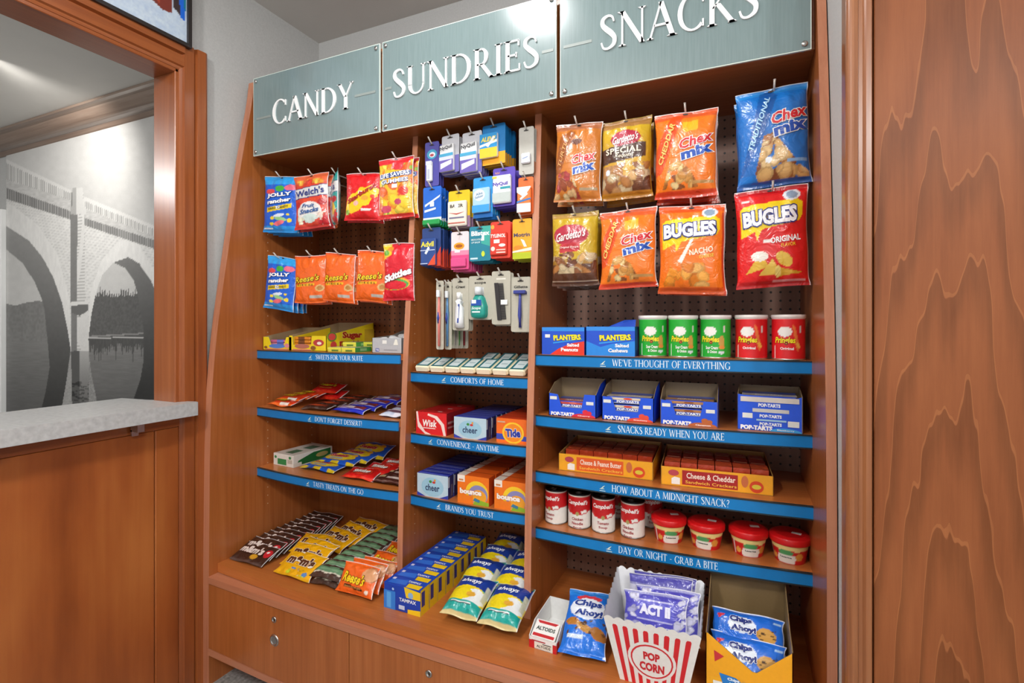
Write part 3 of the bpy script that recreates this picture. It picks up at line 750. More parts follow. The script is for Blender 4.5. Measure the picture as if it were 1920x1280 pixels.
GLASS = frosted(); GEDGE = plain('glass_edge', '#dfece0', .2, 0, .6, .01)
BAR = plain('bar_grey', '#8b9490', .4, 0, .5, .02)
YG = 1.344
def sign(word, px0, px1, tx, cap_z, cap, bars, label):
    t = thing('header_sign', label, 'sign', ((px0 + px1) / 2, YG, H + .629), group='frosted glass header signs')
    w_ = (px1 - px0) / 2; hh = .291
    obj('glass_panel', MB().box(-w_ + .002, w_ - .002, 0, .006, .002, hh - .002), GLASS, t)
    e = MB()
    e.box(-w_, w_, .0003, .006, 0, .002); e.box(-w_, w_, .0003, .006, hh - .002, hh); e.box(-w_, -w_ + .002, .0003, .006, .002, hh - .002); e.box(w_ - .002, w_, .0003, .006, .002, hh - .002)
    obj('polished_edge', e, GEDGE, t)
    for sx in (-1, 1):
        for z in (.014, hh - .014):
            m = MB(); m.lathe([(.0001, .0), (.006, 0), (.0068, .001), (.0068, .003), (.005, .005), (.0001, .0055)], 16, lin('#cccccc'))
            m.v = [(sx * (w_ - .014) + a, -c, z + b) for a, b, c in m.v]
            obj('standoff_screw', m, STEEL, t, True)
            obj('standoff_post', MB().tube([(sx * (w_ - .014), .006, z), (sx * (w_ - .014), .030, z)], .005, 10), STEEL, t)
    m = MB(); S = lambda x, y, off: (x, -off, y)
    xm = (px0 + px1) / 2
    serif_text(m, S, word, tx[0] - xm, cap_z - .629, tx[1] - tx[0], cap, depth=.0045, off=.0002)
    obj('raised_lettering', m, WHITEP, t)
    for a, b in bars:
        obj('grey_bar', MB().box(a - xm, b - xm, -.0012, -.0002, .132, .140), BAR, t)  # thin grey bar lying on the glass face
sign('CANDY', -1.673, -1.083, (-1.570, -1.192), .7285, .087, ((-1.655, -1.58), (-1.187, -1.10)), 'frosted glass sign with raised white letters reading CANDY')
sign('SUNDRIES', -1.072, -.4715, (-1.029, -.522), .7275, .090, ((-1.06, -1.034), (-.514, -.48)), 'frosted glass sign with raised white letters reading SUNDRIES')
sign('SNACKS', -.4606, .145, (-.348, .036), .7305, .091, ((-.45, -.37),), 'frosted glass sign with raised white letters reading SNACKS')

# ================================================================== PRODUCT BUILDERS
def R_(x0, y0, x1, y1, c): return ('P', [(x0, y0), (x1, y0), (x1, y1), (x0, y1)], c)
def E_(cx, cy, rx, ry, c, rot=0): return ('E', cx, cy, rx, ry, c, rot)
def P_(pts, c): return ('P', pts, c)
def B_(pts, n, size, cols, seed): return ('B', pts, n, size, cols, seed)
def ink(ops, x, y):
    """paint flat print: list of shapes in 0..1 coordinates, later ones on top"""
    x = np.asarray(x, float); y = np.asarray(y, float)
    out = np.ones(x.shape + (3,))
    for o in ops:
        if o[0] == 'G':
            a, b = np.array(lin(o[1])), np.array(lin(o[2])); out[:] = a + (b - a) * y[..., None]
        elif o[0] == 'P':
            out[inpoly(x, y, o[1])] = lin(o[2])
        elif o[0] == 'E':
            c, s = math.cos(o[6]), math.sin(o[6]); dx, dy = x - o[1], y - o[2]
            out[((dx * c + dy * s) / o[3]) ** 2 + ((-dx * s + dy * c) / o[4]) ** 2 < 1] = lin(o[5])
        elif o[0] == 'B':
            rs = random.Random(o[5]); m = inpoly(x, y, o[1])
            xs_ = [p[0] for p in o[1]]; ys_ = [p[1] for p in o[1]]
            for _ in range(o[2]):
                cx, cy = rs.uniform(min(xs_), max(xs_)), rs.uniform(min(ys_), max(ys_))
                a = rs.uniform(0, 3.1); c, s = math.cos(a), math.sin(a)
                rx = o[3] * rs.uniform(.6, 1.3); ry = rx * rs.uniform(.45, .9)
                dx, dy = x - cx, (y - cy) * 1.4
                k = ((dx * c + dy * s) / rx) ** 2 + ((-dx * s + dy * c) / ry) ** 2
                col = np.array(lin(rs.choice(o[4])))
                out[(k < 1) & m] = col * .75
                out[(k < .55) & m] = col
    return out
SLOT = MB()
def film_bag(w_, h_, T, ops, texts=(), seed=1, crimp=.05, hang=True, cell=.0025, ears=.02, soft=1.0):
    """pillow pouch with crimped ends; origin bottom centre, print faces -y"""
    rs = random.Random(seed); ph = [rs.uniform(0, 6.3) for _ in range(6)]
    tcr, bcr = crimp, crimp * .8
    def e(t):
        a = np.clip((t - bcr) / .24, 0, 1); b = np.clip((1 - tcr - t) / .26, 0, 1)
        return np.sqrt(np.sin(a * math.pi / 2) * np.sin(b * math.pi / 2))
    def surf(s, t, side):
        s = np.asarray(s, float); t = np.asarray(t, float)
        ee = e(t)
        th = T / 2 * np.clip(1 - np.abs(s) ** 3.4, 0, 1) ** .7 * ee
        wr = .0012 * np.sin(7 * s + ph[0] + 3 * t) * np.sin(9 * t + ph[1]) + .0016 * np.sin(13 * s + ph[2]) * (np.exp(-((t - .86) / .08) ** 2) + np.exp(-((t - .12) / .07) ** 2))
        wr = wr * (1 - np.abs(s) ** 4)
        X = s * w_ / 2 * (1 - .05 * ee * soft + .012 * np.sin(11 * t + ph[3]) * np.abs(s)) * (1 + ears * np.exp(-(t / .05) ** 2))
        bend = .004 * np.sin(2.2 * s + ph[4]) * (1 - ee) + .002 * np.sin(5 * s + ph[5]) * (1 - ee)
        Y = (-(th + wr * (ee > .05)) if side < 0 else th * .75 + .0006) + bend
        Z = t * h_ + .004 * np.sin(1.6 * s + ph[4]) * (np.exp(-((1 - t) / .2)) + .7 * np.exp(-t / .2)) * min(1, h_ / .15)
        return X, Y, Z
    nx, nz = max(14, int(w_ / cell)), max(16, int(h_ / cell))
    mb = MB()
    s, t = np.meshgrid(np.linspace(-1, 1, nx), np.linspace(0, 1, nz))
    col = ink(ops, (s + 1) / 2, t)
    k = ((np.abs(t - 1) < tcr * .8) | (t < bcr * .8)); ridge_shade = (.88 + .12 * np.sign(np.sin(t * h_ / .0016)))  # shade of the crimp furrows, put into the film colour as darker lines
    col = np.where(k[..., None], col * ridge_shade[..., None], col)
    fs = [(j * nx + i, j * nx + i + 1, (j + 1) * nx + i + 1, (j + 1) * nx + i) for j in range(nz - 1) for i in range(nx - 1)]
    X, Y, Z = surf(s, t, -1)
    mb.add(list(zip(X.ravel(), Y.ravel(), Z.ravel())), fs, col.reshape(-1, 3))
    n2x, n2z = max(8, nx // 4), max(10, nz // 4)
    s2, t2 = np.meshgrid(np.linspace(-1, 1, n2x), np.linspace(0, 1, n2z))
    X, Y, Z = surf(s2, t2, 1)
    fs = [(j * n2x + i, (j + 1) * n2x + i, (j + 1) * n2x + i + 1, j * n2x + i + 1) for j in range(n2z - 1) for i in range(n2x - 1)]
    mb.add(list(zip(X.ravel(), Y.ravel(), Z.ravel())), fs, ink(ops[:1] + [o for o in ops[1:] if o[0] == 'P'], (s2 + 1) / 2, t2).reshape(-1, 3))
    parts = [('film_pouch', mb.mesh('film_pouch', FILM, True))]
    def S(a, b, off):
        x, y, z = surf(np.array(2 * a - 1), np.array(b), -1)
        return (float(x), float(y) - off - .0004, float(z))
    if texts:
        for q in texts:
            tm = MB(); put_text(tm, S, q[0], q[1], q[2], q[3], q[4], q[5], off=.0022, **(q[6] if len(q) > 6 else {}))
            parts.append(('printed_lettering', tm.mesh('printed_lettering', FILM)))
    if hang:
        sl = MB(); n = 12
        sl.add([S(.5 + .045 * math.cos(2 * math.pi * i / n), 1 - tcr * .55 + .010 * math.sin(2 * math.pi * i / n), .0008) for i in range(n)], [tuple(range(n))], lin('#2a1a14'))
        parts.append(('hang_slot', sl.mesh('hang_slot', CARD)))
    return parts
def decals(mb, S, items, o0=.0003):
    off = o0
    for q in items:
        off += .00012
        if q[0] == 't': put_text(mb, S, q[1], q[2], q[3], q[4], q[5], q[6], off=off, **(q[7] if len(q) > 7 else {})); off += .0006 if len(q) > 7 and 'outline' in q[7] else 0
        elif q[0] == 'r': mb.add([S(q[1], q[2], off), S(q[3], q[2], off), S(q[3], q[4], off), S(q[1], q[4], off)], [(0, 1, 2, 3)], lin(q[5]))
        elif q[0] == 'p': mb.add([S(a, b, off) for a, b in q[1]], [tuple(range(len(q[1])))], lin(q[2]))
        elif q[0] == 'e':
            n = 24; c, s = math.cos(q[6] if len(q) > 6 else 0), math.sin(q[6] if len(q) > 6 else 0)
            mb.add([S(q[1] + q[3] * math.cos(t) * c - q[4] * math.sin(t) * s, q[2] + q[3] * math.cos(t) * s + q[4] * math.sin(t) * c, off) for t in [2 * math.pi * i / n for i in range(n)]], [tuple(range(n))], lin(q[5]))
def face_map(w_, d_, h_):
    return {'front': lambda a, b, o: ((a - .5) * w_, -o, b * h_), 'top': lambda a, b, o: ((a - .5) * w_, b * d_, h_ + o),
            'right': lambda a, b, o: (w_ / 2 + o, a * d_, b * h_), 'left': lambda a, b, o: (-w_ / 2 - o, (1 - a) * d_, b * h_)}
def carton(w_, d_, h_, base, faces, bev=.0012, mat=None, body='carton'):
    mb = MB(); mb.box(-w_ / 2, w_ / 2, 0, d_, 0, h_, lin(base), b=bev)
    parts = [(body, mb.mesh(body, mat or CARD))]
    fm = face_map(w_, d_, h_); pm = MB()
    for fc, items in faces.items(): decals(pm, fm[fc], items)
    if pm.v: parts.append(('printed_face', pm.mesh('printed_face', mat or CARD)))
    return parts
def wrap_can(r, h_, ops, texts, lidcols, name='can_body', rings=True, n=48, taper=0., lid=None):
    """printed cylinder with end rims; print faces -y"""
    mb = MB(); nz = max(10, int(h_ / .0028)); nn = n * 2
    a, b = np.meshgrid(np.linspace(0, 1, nn + 1), np.linspace(0, 1, nz))
    col = ink(ops, a, b)
    th = -math.pi / 2 + (a - .5) * 2 * math.pi
    rr = r * (1 - taper * (1 - b))
    mb.add(list(zip((rr * np.cos(th)).ravel(), (rr * np.sin(th)).ravel(), (b * h_).ravel())), [(j * (nn + 1) + i, j * (nn + 1) + i + 1, (j + 1) * (nn + 1) + i + 1, (j + 1) * (nn + 1) + i) for j in range(nz - 1) for i in range(nn)], col.reshape(-1, 3))
    parts = [(name, mb.mesh(name, CARD, True))]
    S = lambda p, q, o: ((r * (1 - taper * (1 - q)) + o) * math.cos(-math.pi / 2 + (p - .5) * 2 * math.pi), (r * (1 - taper * (1 - q)) + o) * math.sin(-math.pi / 2 + (p - .5) * 2 * math.pi), q * h_)
    if texts:
        for q in texts:
            tm = MB(); put_text(tm, S, q[0], q[1], q[2], q[3], q[4], q[5], off=.0006, **(q[6] if len(q) > 6 else {}))
            parts.append(('printed_lettering', tm.mesh('printed_lettering', CARD)))
    return parts
PLACED = []
def place(name, parts, label, cat, loc, rot=(0, 0, 0), group=None):
    t = thing(name, label, cat, loc, rot, group)
    for pn_, me in parts:
        if isinstance(me, tuple):
            o = link(pn_, me[0], t)
            for sn, sm in me[1]: link(sn, sm, o)
        else: link(pn_, me, t)
    return t
HOOK = None
def hook_mesh(L):
    m = MB(); m.tube([(0, L - .001, 0), (0, .02, 0), (0, .008, .001), (0, -.004, .006), (0, -.018, .018)], .0024, 8, lin('#cfc9c0'))
    m.lathe([(.0001, 0), (.0032, 0), (.0032, .0012), (.0001, .0012)], 10, lin('#cfc9c0'), (0, -.018, .017))
    wire = m.mesh('hook_wire', PLAST, True)
    p = MB(); p.box(-.008, .008, L - .004, L - .0005, -.012, .012, lin('#b9b3aa'), b=.001)
    return [('hook_wire', wire), ('back_plate', p.mesh('back_plate', PLAST))]
HK = {}
def hook(x, y, z, label):
    L = round(YBK - y, 3)
    if L not in HK: HK[L] = hook_mesh(L)
    return place('peg_hook', HK[L], label, 'hook', (x, y, z), group='steel hooks on the pegboards')
def hang_row(name, parts, base, where, cat, u, vt, y, hgt, n=1, pitch=.02, rz=0., roll=0., drop=.011, group=None, jit=0., seed=0, hooklabel=None):
    """bags on one hook, front one at (u, vt) in plane y, the rest behind it"""
    p = at_y(u, vt, y); rs = random.Random(seed)
    for i in range(n):
        lab = base + (' ' + where if where else '')
        if n > 1: lab += ', ' + ['front one', 'second', 'third', 'fourth', 'fifth', 'sixth', 'seventh'][i] + ' on its hook'
        place(name, parts, lab, cat, (p.x + (rs.uniform(-jit, jit) if i else 0), y + i * pitch, p.z - hgt - (rs.uniform(0, .006) if i else 0)), (0, roll + (rs.uniform(-.03, .03) if i else 0), rz + (rs.uniform(-.06, .06) if i else 0)), group)
    hook(p.x, y - .004, p.z - drop + .002, hooklabel or ('steel hook for the ' + base))

# ------------------------------------------------------------------ prints
SALT = ['#d9a55c', '#c98a3e', '#a8662c', '#e6c88c', '#8a4b22']
NUTS = ['#8a5430', '#b0743c', '#d2a468', '#6b3a20', '#c7b08a']
def logo_chex(cx, cy, w_, rot=.12):
    return [('Chex', cx, cy, w_, .115, '#d3202c', dict(bold=.03, shear=.15, rot=rot, outline='#f6f4f0', ow=.05)),
            ('mix', cx + .01, cy - .125, w_ * .92, .115, '#1d4fb0', dict(bold=.05, rot=rot, outline='#f6f4f0', ow=.05))]
BAG = {}
BAG['jolly'] = [R_(0, 0, 1, 1, '#1560d2'), R_(0, .85, 1, 1, '#2a9fe6'), R_(0, 0, 1, .12, '#2192df'), E_(.5, .775, .13, .055, '#3fae3c'), E_(.22, .725, .14, .045, '#e0484c'), E_(.8, .79, .17, .055, '#ea6d86'),
    P_([(.13, .355), (.85, .43), (.85, .51), (.13, .435)], '#f3d321'), R_(.4, .41, .52, .46, '#f4f2ee'), E_(.5, .3, .16, .03, '#dfe8f2', .1), E_(.55, .235, .18, .035, '#9bd08c', -.1), E_(.5, .165, .16, .04, '#f0707c', .15), E_(.3, .25, .06, .03, '#f1d22c'), E_(.8, .21, .07, .035, '#f1d22c'), E_(.76, .31, .05, .02, '#f1d22c'), E_(.28, .15, .06, .03, '#f1d22c'), R_(.03, .05, .3, .075, '#dfe6ee')]
TXT = {}
TXT['jolly'] = [('JOLLY', .5, .655, .72, .085, '#ffffff', dict(bold=.05, outline='#14327c', rot=.06)), ('rancher', .5, .555, .68, .075, '#ffffff', dict(bold=.05, outline='#14327c', rot=.08)), ('HARD CANDY', .48, .435, .6, .04, '#2a2a20', dict(rot=.08))]
BAG['welch'] = [R_(0, 0, 1, 1, '#d8422c'), R_(0, .84, 1, 1, '#e2653a'), B_([(0, .8), (1, .8), (1, .9), (0, .9)], 12, .1, ['#f0a03a', '#d93f2a', '#e8c44a'], 3), P_([(.02, .56), (1, .60), (1, .78), (.02, .73)], '#dad7d5'), P_([(.02, .545), (1, .585), (1, .60), (.02, .56)], '#27356f'), P_([(.02, .73), (1, .78), (1, .793), (.02, .743)], '#27356f'),
    R_(.3, .5, .7, .54, '#e2502f'), E_(.47, .3, .38, .19, '#ece6e2'), E_(.47, .18, .25, .08, '#cfe0d8'), E_(.86, .46, .12, .06, '#b3222a'), E_(.1, .44, .1, .06, '#c22b2f'), B_([(.6, .05), (1, .05), (1, .3), (.7, .26)], 14, .09, ['#c8202a', '#e8e0d8', '#d84a34', '#f0d8c8'], 5), B_([(0, .08), (.35, .08), (.3, .2), (0, .24)], 8, .08, ['#e9e3c8', '#c03030', '#7fae58'], 6), R_(0, 0, 1, .05, '#c8322a')]
TXT['welch'] = [("Welch's", .5, .665, .86, .12, '#2a3a86', dict(bold=.02, rot=.06)), ('Fruit', .46, .415, .38, .07, '#2f5f9e', dict(shear=.3, bold=.02)), ('Snacks', .48, .32, .6, .085, '#2f5f9e', dict(shear=.3, bold=.03, rot=.05))]
BAG['welch2'] = [R_(0, 0, 1, 1, '#159a94')] + [o if not (o[0] == 'P' and o[2] in ('#d8422c', '#c8322a')) else ('P', o[1], '#159a94') for o in BAG['welch'][3:]] + [E_(.8, .3, .12, .12, '#e8c332'), R_(0, 0, 1, .06, '#e0682c')]
TXT['welch2'] = TXT['welch']
BAG['star'] = [R_(0, 0, 1, 1, '#d8141a'), P_([(.02, .22), (.06, .42), (.2, .56), (.35, .58), (.45, .7), (.62, .68), (.78, .74), (.97, .66), (.96, .5), (.8, .45), (.72, .32), (.55, .3), (.44, .2), (.22, .14), (.1, .16)], '#f6c413'), E_(.6, .47, .1, .05, '#ef9a2a'), E_(.82, .5, .07, .045, '#e0482a'), E_(.35, .36, .08, .05, '#f0a8a0'), E_(.1, .17, .07, .06, '#8fae2c'), R_(.4, .56, .52, .62, '#f4f0e8'), R_(.5, .2, .78, .25, '#f3ece6')]
TXT['star'] = [('Starburst', .5, .565, .88, .1, '#a31218', dict(bold=.05, rot=.42, shear=.15)), ('Original', .66, .225, .3, .05, '#ffffff', dict(bold=.03))]
BAG['life'] = [R_(0, 0, 1, 1, '#f0b12c'), B_([(0, 0), (1, 0), (1, .95), (0, .95)], 46, .16, ['#f2c52c', '#f08a22', '#86b53a', '#f4d24a', '#e8682a', '#b9c94a'], 11), R_(0, .9, 1, 1, '#dc2a32'), B_([(0, .78), (1, .78), (1, .95), (0, .95)], 9, .1, ['#d8323c', '#8fae3a', '#c23846', '#f0c02a'], 12), R_(0, 0, 1, .07, '#d83230'), P_([(.03, .645), (.97, .69), (.97, .775), (.03, .73)], '#24468f'), E_(.76, .43, .14, .075, '#d2362a'), E_(.6, .26, .1, .05, '#b83a5c'), E_(.25, .15, .16, .06, '#c8405c'), R_(.42, .5, .58, .56, '#f4f2ee')]
TXT['life'] = [('LIFE SAVERS', .5, .71, .86, .075, '#ffffff', dict(bold=.03, rot=.045)), ('GUMMIES', .5, .605, .78, .065, '#ffffff', dict(bold=.02, outline='#2b4c9a', ow=.05, rot=.04))]
BAG['pieces'] = [R_(0, 0, 1, 1, '#f0661a'), R_(0, .93, 1, 1, '#e8591a'), P_([(.08, .33), (.7, .36), (.7, .41), (.08, .38)], '#f3b51c'), R_(.52, .09, .9, .15, '#b9b2a8'), R_(.38, .44, .52, .5, '#f2efe8'), E_(.85, .3, .13, .07, '#d9b070'), E_(.85, .3, .08, .045, '#b57a30')]
TXT['pieces'] = [("Reese's", .45, .5, .8, .13, '#f6cf1c', dict(bold=.02, shear=.25, rot=.08, outline='#4a2412', ow=.035)), ('PIECES', .4, .37, .5, .035, '#4a2412', dict(space=1.6))]
BAG['skit'] = [R_(0, 0, 1, 1, '#d81a2c'), P_([(0, .72), (.3, .8), (.25, 1), (0, 1)], '#e8c02a'), E_(.12, .84, .1, .05, '#6fae3a'), E_(.25, .9, .1, .04, '#f08a2a'), E_(.4, .3, .5, .12, '#f0a822'), E_(.4, .285, .46, .1, '#48a848'), E_(.4, .27, .4, .08, '#d81a2c')]
TXT['skit'] = [('Skittles', .5, .45, .92, .13, '#ffffff', dict(bold=.05, outline='#7c1020', rot=.18))]
food_tri = [(.2, .06), (.3, .3), (.5, .42), (.75, .2), (.95, .06)]
BAG['chexcar'] = [R_(0, 0, 1, 1, '#c8762a'), R_(0, .9, 1, 1, '#b06a44'), P_([(0, .35), (.14, .35), (.46, .86), (.36, .9), (.12, .82)], '#9c5522'), B_([(0, .03), (.6, .03), (.45, .3), (.28, .38), (.1, .36)], 40, .1, ['#d9b07c', '#b55a34', '#e4c896', '#94482a', '#a83a3c'], 21), E_(.5, .74, .12, .04, '#6a3a2a'), R_(.58, .12, .96, .155, '#a89070')]
TXT['chexcar'] = logo_chex(.66, .53, .5) + [('TURTLE', .2, .62, .4, .08, '#e2a868', dict(rot=1.1))]
BAG['gardsp'] = [('G', '#c98a1c', '#cfae2a'), R_(0, .88, 1, 1, '#ab7a44'), E_(.52, .72, .3, .11, '#b32a42'), P_([(0, .42), (.92, .48), (.92, .66), (0, .62)], '#4c2c1c'), B_([(0, .06), (1, .06), (1, .42), (0, .4)], 34, .14, NUTS + ['#b98654'], 22), R_(0, 0, 1, .08, '#c07f22'), E_(.15, .32, .05, .04, '#dfe4f2')]
TXT['gardsp'] = [("Gardetto's", .52, .72, .52, .1, '#f6eee8', dict(shear=.35, bold=.02, rot=.08)), ('SPECIAL', .47, .575, .72, .075, '#efe2cc', dict(bold=.03, space=1.15)), ('Request', .5, .505, .4, .06, '#efe2cc', dict(shear=.35))]
BAG['chexched'] = [R_(0, 0, 1, 1, '#f07a1e'), R_(0, .9, 1, 1, '#dd5c2c'), P_([(0, .25), (.12, .28), (.5, .96), (.32, .98), (0, .55)], '#e3501e'), P_([(.48, .72), (.72, .74), (.72, .86), (.46, .84)], '#f0b222'), B_([(.12, .08), (.72, .1), (.6, .28), (.4, .42), (.25, .36)], 34, .1, SALT, 23), R_(.62, .13, .96, .165, '#b98a50'), R_(0, 0, 1, .07, '#d8401c')]
TXT['chexched'] = logo_chex(.68, .62, .54, .16) + [('CHEDDAR', .2, .62, .52, .085, '#f2c86a', dict(rot=1.12, bold=.03))]
BAG['chexblue'] = [R_(0, 0, 1, 1, '#1570c4'), R_(0, .93, 1, 1, '#2a8ad8'), P_([(.02, .12), (.12, .12), (.58, .9), (.5, .98), (.34, .96)], '#1258a6'), P_([(.05, .12), (.22, .12), (.42, .52), (.4, .58)], '#1a66b6'), B_([(.2, .05), (.36, .5), (.5, .52), (.82, .2), (.98, .1), (.98, .05)], 52, .1, ['#c9955a', '#b3733a', '#e2bf86', '#8a5030', '#d8ac6c'], 24), E_(.42, .25, .05, .03, '#eef2f6'), R_(0, 0, 1, .055, '#0f57a8'), R_(.68, .2, .96, .24, '#7fa8d2')]
TXT['chexblue'] = logo_chex(.72, .68, .5, .14) + [('TRADITIONAL', .3, .63, .6, .075, '#a7d2f0', dict(rot=1.08, bold=.03))]
BAG['gardor'] = [('G', '#8c4a22', '#c9b02a'), R_(0, .92, 1, 1, '#b08a44'), R_(0, .35, 1, .92, '#c6a425'), E_(.45, .68, .39, .15, '#b42a40'), P_([(.2, .44), (.66, .46), (.66, .58), (.2, .55)], '#c03038'), R_(0, 0, 1, .28, '#5a3420'), B_([(0, .16), (1, .16), (1, .42), (.5, .46), (0, .4)], 26, .12, NUTS + ['#d9b98c'], 25), R_(0, .05, 1, .065, '#c9b29a')]
TXT['gardor'] = [("Gardetto's", .46, .68, .66, .12, '#f6eee8', dict(shear=.35, bold=.02, rot=.1)), ('Original Recipe', .43, .51, .42, .035, '#f4e6dc', dict(shear=.2))]
CONE = [P_([(.12, .14), (.34, .36), (.44, .2)], '#dfb23e'), P_([(.3, .12), (.5, .28), (.62, .12)], '#e8c050'), P_([(.54, .2), (.92, .13), (.58, .1)], '#d8a634'), E_(.66, .27, .12, .065, '#e2bb48', -.4), E_(.57, .15, .045, .06, '#f0d67a')]
BUB = [P_([(.06, .5), (.06, .8), (.12, .83), (.86, .86), (.93, .82), (.93, .7), (.88, .64), (.36, .58), (.28, .47), (.26, .56)], '#f4d30e'), E_(.78, .9, .115, .058, '#e8edf2'), E_(.78, .9, .08, .04, '#8fa4bc')]
BAG['bugnacho'] = [R_(0, 0, 1, 1, '#ef7418'), R_(0, .92, 1, 1, '#e2571c')] + BUB + [B_([(.06, .08), (.8, .08), (.75, .34), (.2, .34)], 16, .13, ['#e88f2a', '#d97a1e', '#f0a848', '#e2a85a'], 26), R_(0, 0, 1, .07, '#d8551a'), R_(.96, 0, 1, .9, '#d4401a'), P_([(.3, .36), (.5, .6), (.56, .62), (.36, .34)], '#f6efe2')]
TXT['bugnacho'] = [('BUGLES', .48, .71, .8, .16, '#f4f4f8', dict(bold=.05, outline='#232a7c', ow=.06, rot=.03)), ('NACHO', .66, .47, .36, .065, '#f8e6c8', dict(bold=.03, rot=.1)), ('CHEESE', .74, .41, .22, .035, '#f4d24a', dict(rot=.1))]
BAG['bugred'] = [R_(0, 0, 1, 1, '#dd1a1c'), R_(0, .94, 1, 1, '#c8161c')] + BUB + CONE + [E_(.32, .31, .12, .05, '#f2ece0'), R_(0, 0, 1, .07, '#c41418'), R_(.5, .05, .95, .065, '#e8a0a0'), R_(.08, .87, .2, .895, '#f0d8d4'), R_(.38, .44, .5, .475, '#f4f0ea')]
TXT['bugred'] = [('BUGLES', .47, .70, .76, .16, '#f4f4f8', dict(bold=.05, outline='#232a7c', ow=.06, rot=.04)), ('ORIGINAL', .68, .47, .42, .06, '#ffffff', dict(bold=.03, rot=.06)), ('FLAVOR', .72, .41, .2, .035, '#f2c22a', dict(rot=.06))]
def bag(key, w_, h_, T, **k): return film_bag(w_, h_, T, BAG[key], TXT.get(key, ()), **k)

# ================================================================== LARGE HANGING BAGS, RIGHT BAY
def big(key, name, u0, u1, vt, vb, y, T, n, base, cat='snack bag', rz=0., roll=0., pitch=None, seed=1, jit=.004):
    pitch = pitch or T * .9
    x, w_, z, h_ = fit(u0, u1, vt, vb, y)
    pr = bag(key, w_, h_, T, seed=seed)
    hang_row(name, pr, base, '', cat, (u0 + u1) / 2, vt, y, h_, n, pitch, rz, roll, h_ * .03, 'hanging snack bags', jit, seed)
big('chexcar', 'snack_bag', 1038, 1126, 232, 378, 1.40, .045, 2, 'caramel brown snack mix bag beside the middle divider', seed=1, roll=.03)
big('gardsp', 'snack_bag', 1127, 1222, 223, 372, 1.41, .055, 2, 'gold and brown snack mix bag in the top row', seed=2)
big('chexched', 'snack_bag', 1226, 1345, 209, 370, 1.395, .055, 3, 'orange cheddar snack mix bag in the top row', seed=3)
big('chexblue', 'snack_bag', 1382, 1521, 166, 350, 1.40, .055, 2, 'bright blue snack mix bag beside the right side panel', seed=4, rz=.05, roll=-.03)
big('gardor', 'snack_bag', 1034, 1122, 398, 535, 1.41, .05, 3, 'gold and dark brown snack mix bag in the lower row', seed=5)
big('chexched', 'snack_bag', 1124, 1231, 393, 540, 1.40, .05, 1, 'orange cheddar snack mix bag in the lower row', seed=6)
big('bugnacho', 'snack_bag', 1233, 1360, 385, 551, 1.395, .055, 2, 'orange corn snack bag with yellow speech bubble', seed=7)
big('bugred', 'snack_bag', 1379, 1518, 353, 539, 1.40, .05, 1, 'red corn snack bag with yellow speech bubble', seed=8, rz=.03, roll=-.02)

# ================================================================== CANDY BAGS, LEFT BAY
big('jolly', 'candy_bag', 497, 555, 331, 436, 1.40, .026, 4, 'bright blue hard candy bag in the top row', 'candy bag', rz=.14, seed=11, roll=.04)
big('welch', 'candy_bag', 558, 614, 327, 428, 1.405, .026, 2, 'red and white fruit snack bag', 'candy bag', rz=.14, seed=12, roll=-.03)
big('welch2', 'candy_bag', 600, 660, 325, 427, 1.43, .035, 1, 'teal fruit snack bag turned edge on', 'candy bag', seed=13, rz=-.72)
big('star', 'candy_bag', 649, 709, 326, 414, 1.40, .026, 2, 'red candy bag with a yellow splash', 'candy bag', rz=.14, seed=14, roll=.05)
big('life', 'candy_bag', 713, 773, 296, 409, 1.40, .026, 2, 'yellow and red gummy bag beside the left divider', 'candy bag', rz=.14, seed=15)
big('jolly', 'candy_bag', 497, 547, 482, 581, 1.39, .026, 4, 'bright blue hard candy bag in the lower row', 'candy bag', rz=.14, seed=16, roll=.11)
big('pieces', 'candy_bag', 556, 609, 478, 567, 1.40, .026, 2, 'orange candy bag next to the blue bag', 'candy bag', rz=.14, seed=17)
big('pieces', 'candy_bag', 609, 661, 475, 566, 1.40, .026, 2, 'orange candy bag between two orange bags', 'candy bag', rz=.14, seed=18, roll=.05)
big('pieces', 'candy_bag', 668, 725, 471, 566, 1.40, .026, 2, 'orange candy bag next to the red bag', 'candy bag', rz=.14, seed=19, roll=.06)
big('skit', 'candy_bag', 722, 775, 457, 564, 1.40, .026, 1, 'red candy bag with white name beside the left divider', 'candy bag', rz=.14, seed=20)

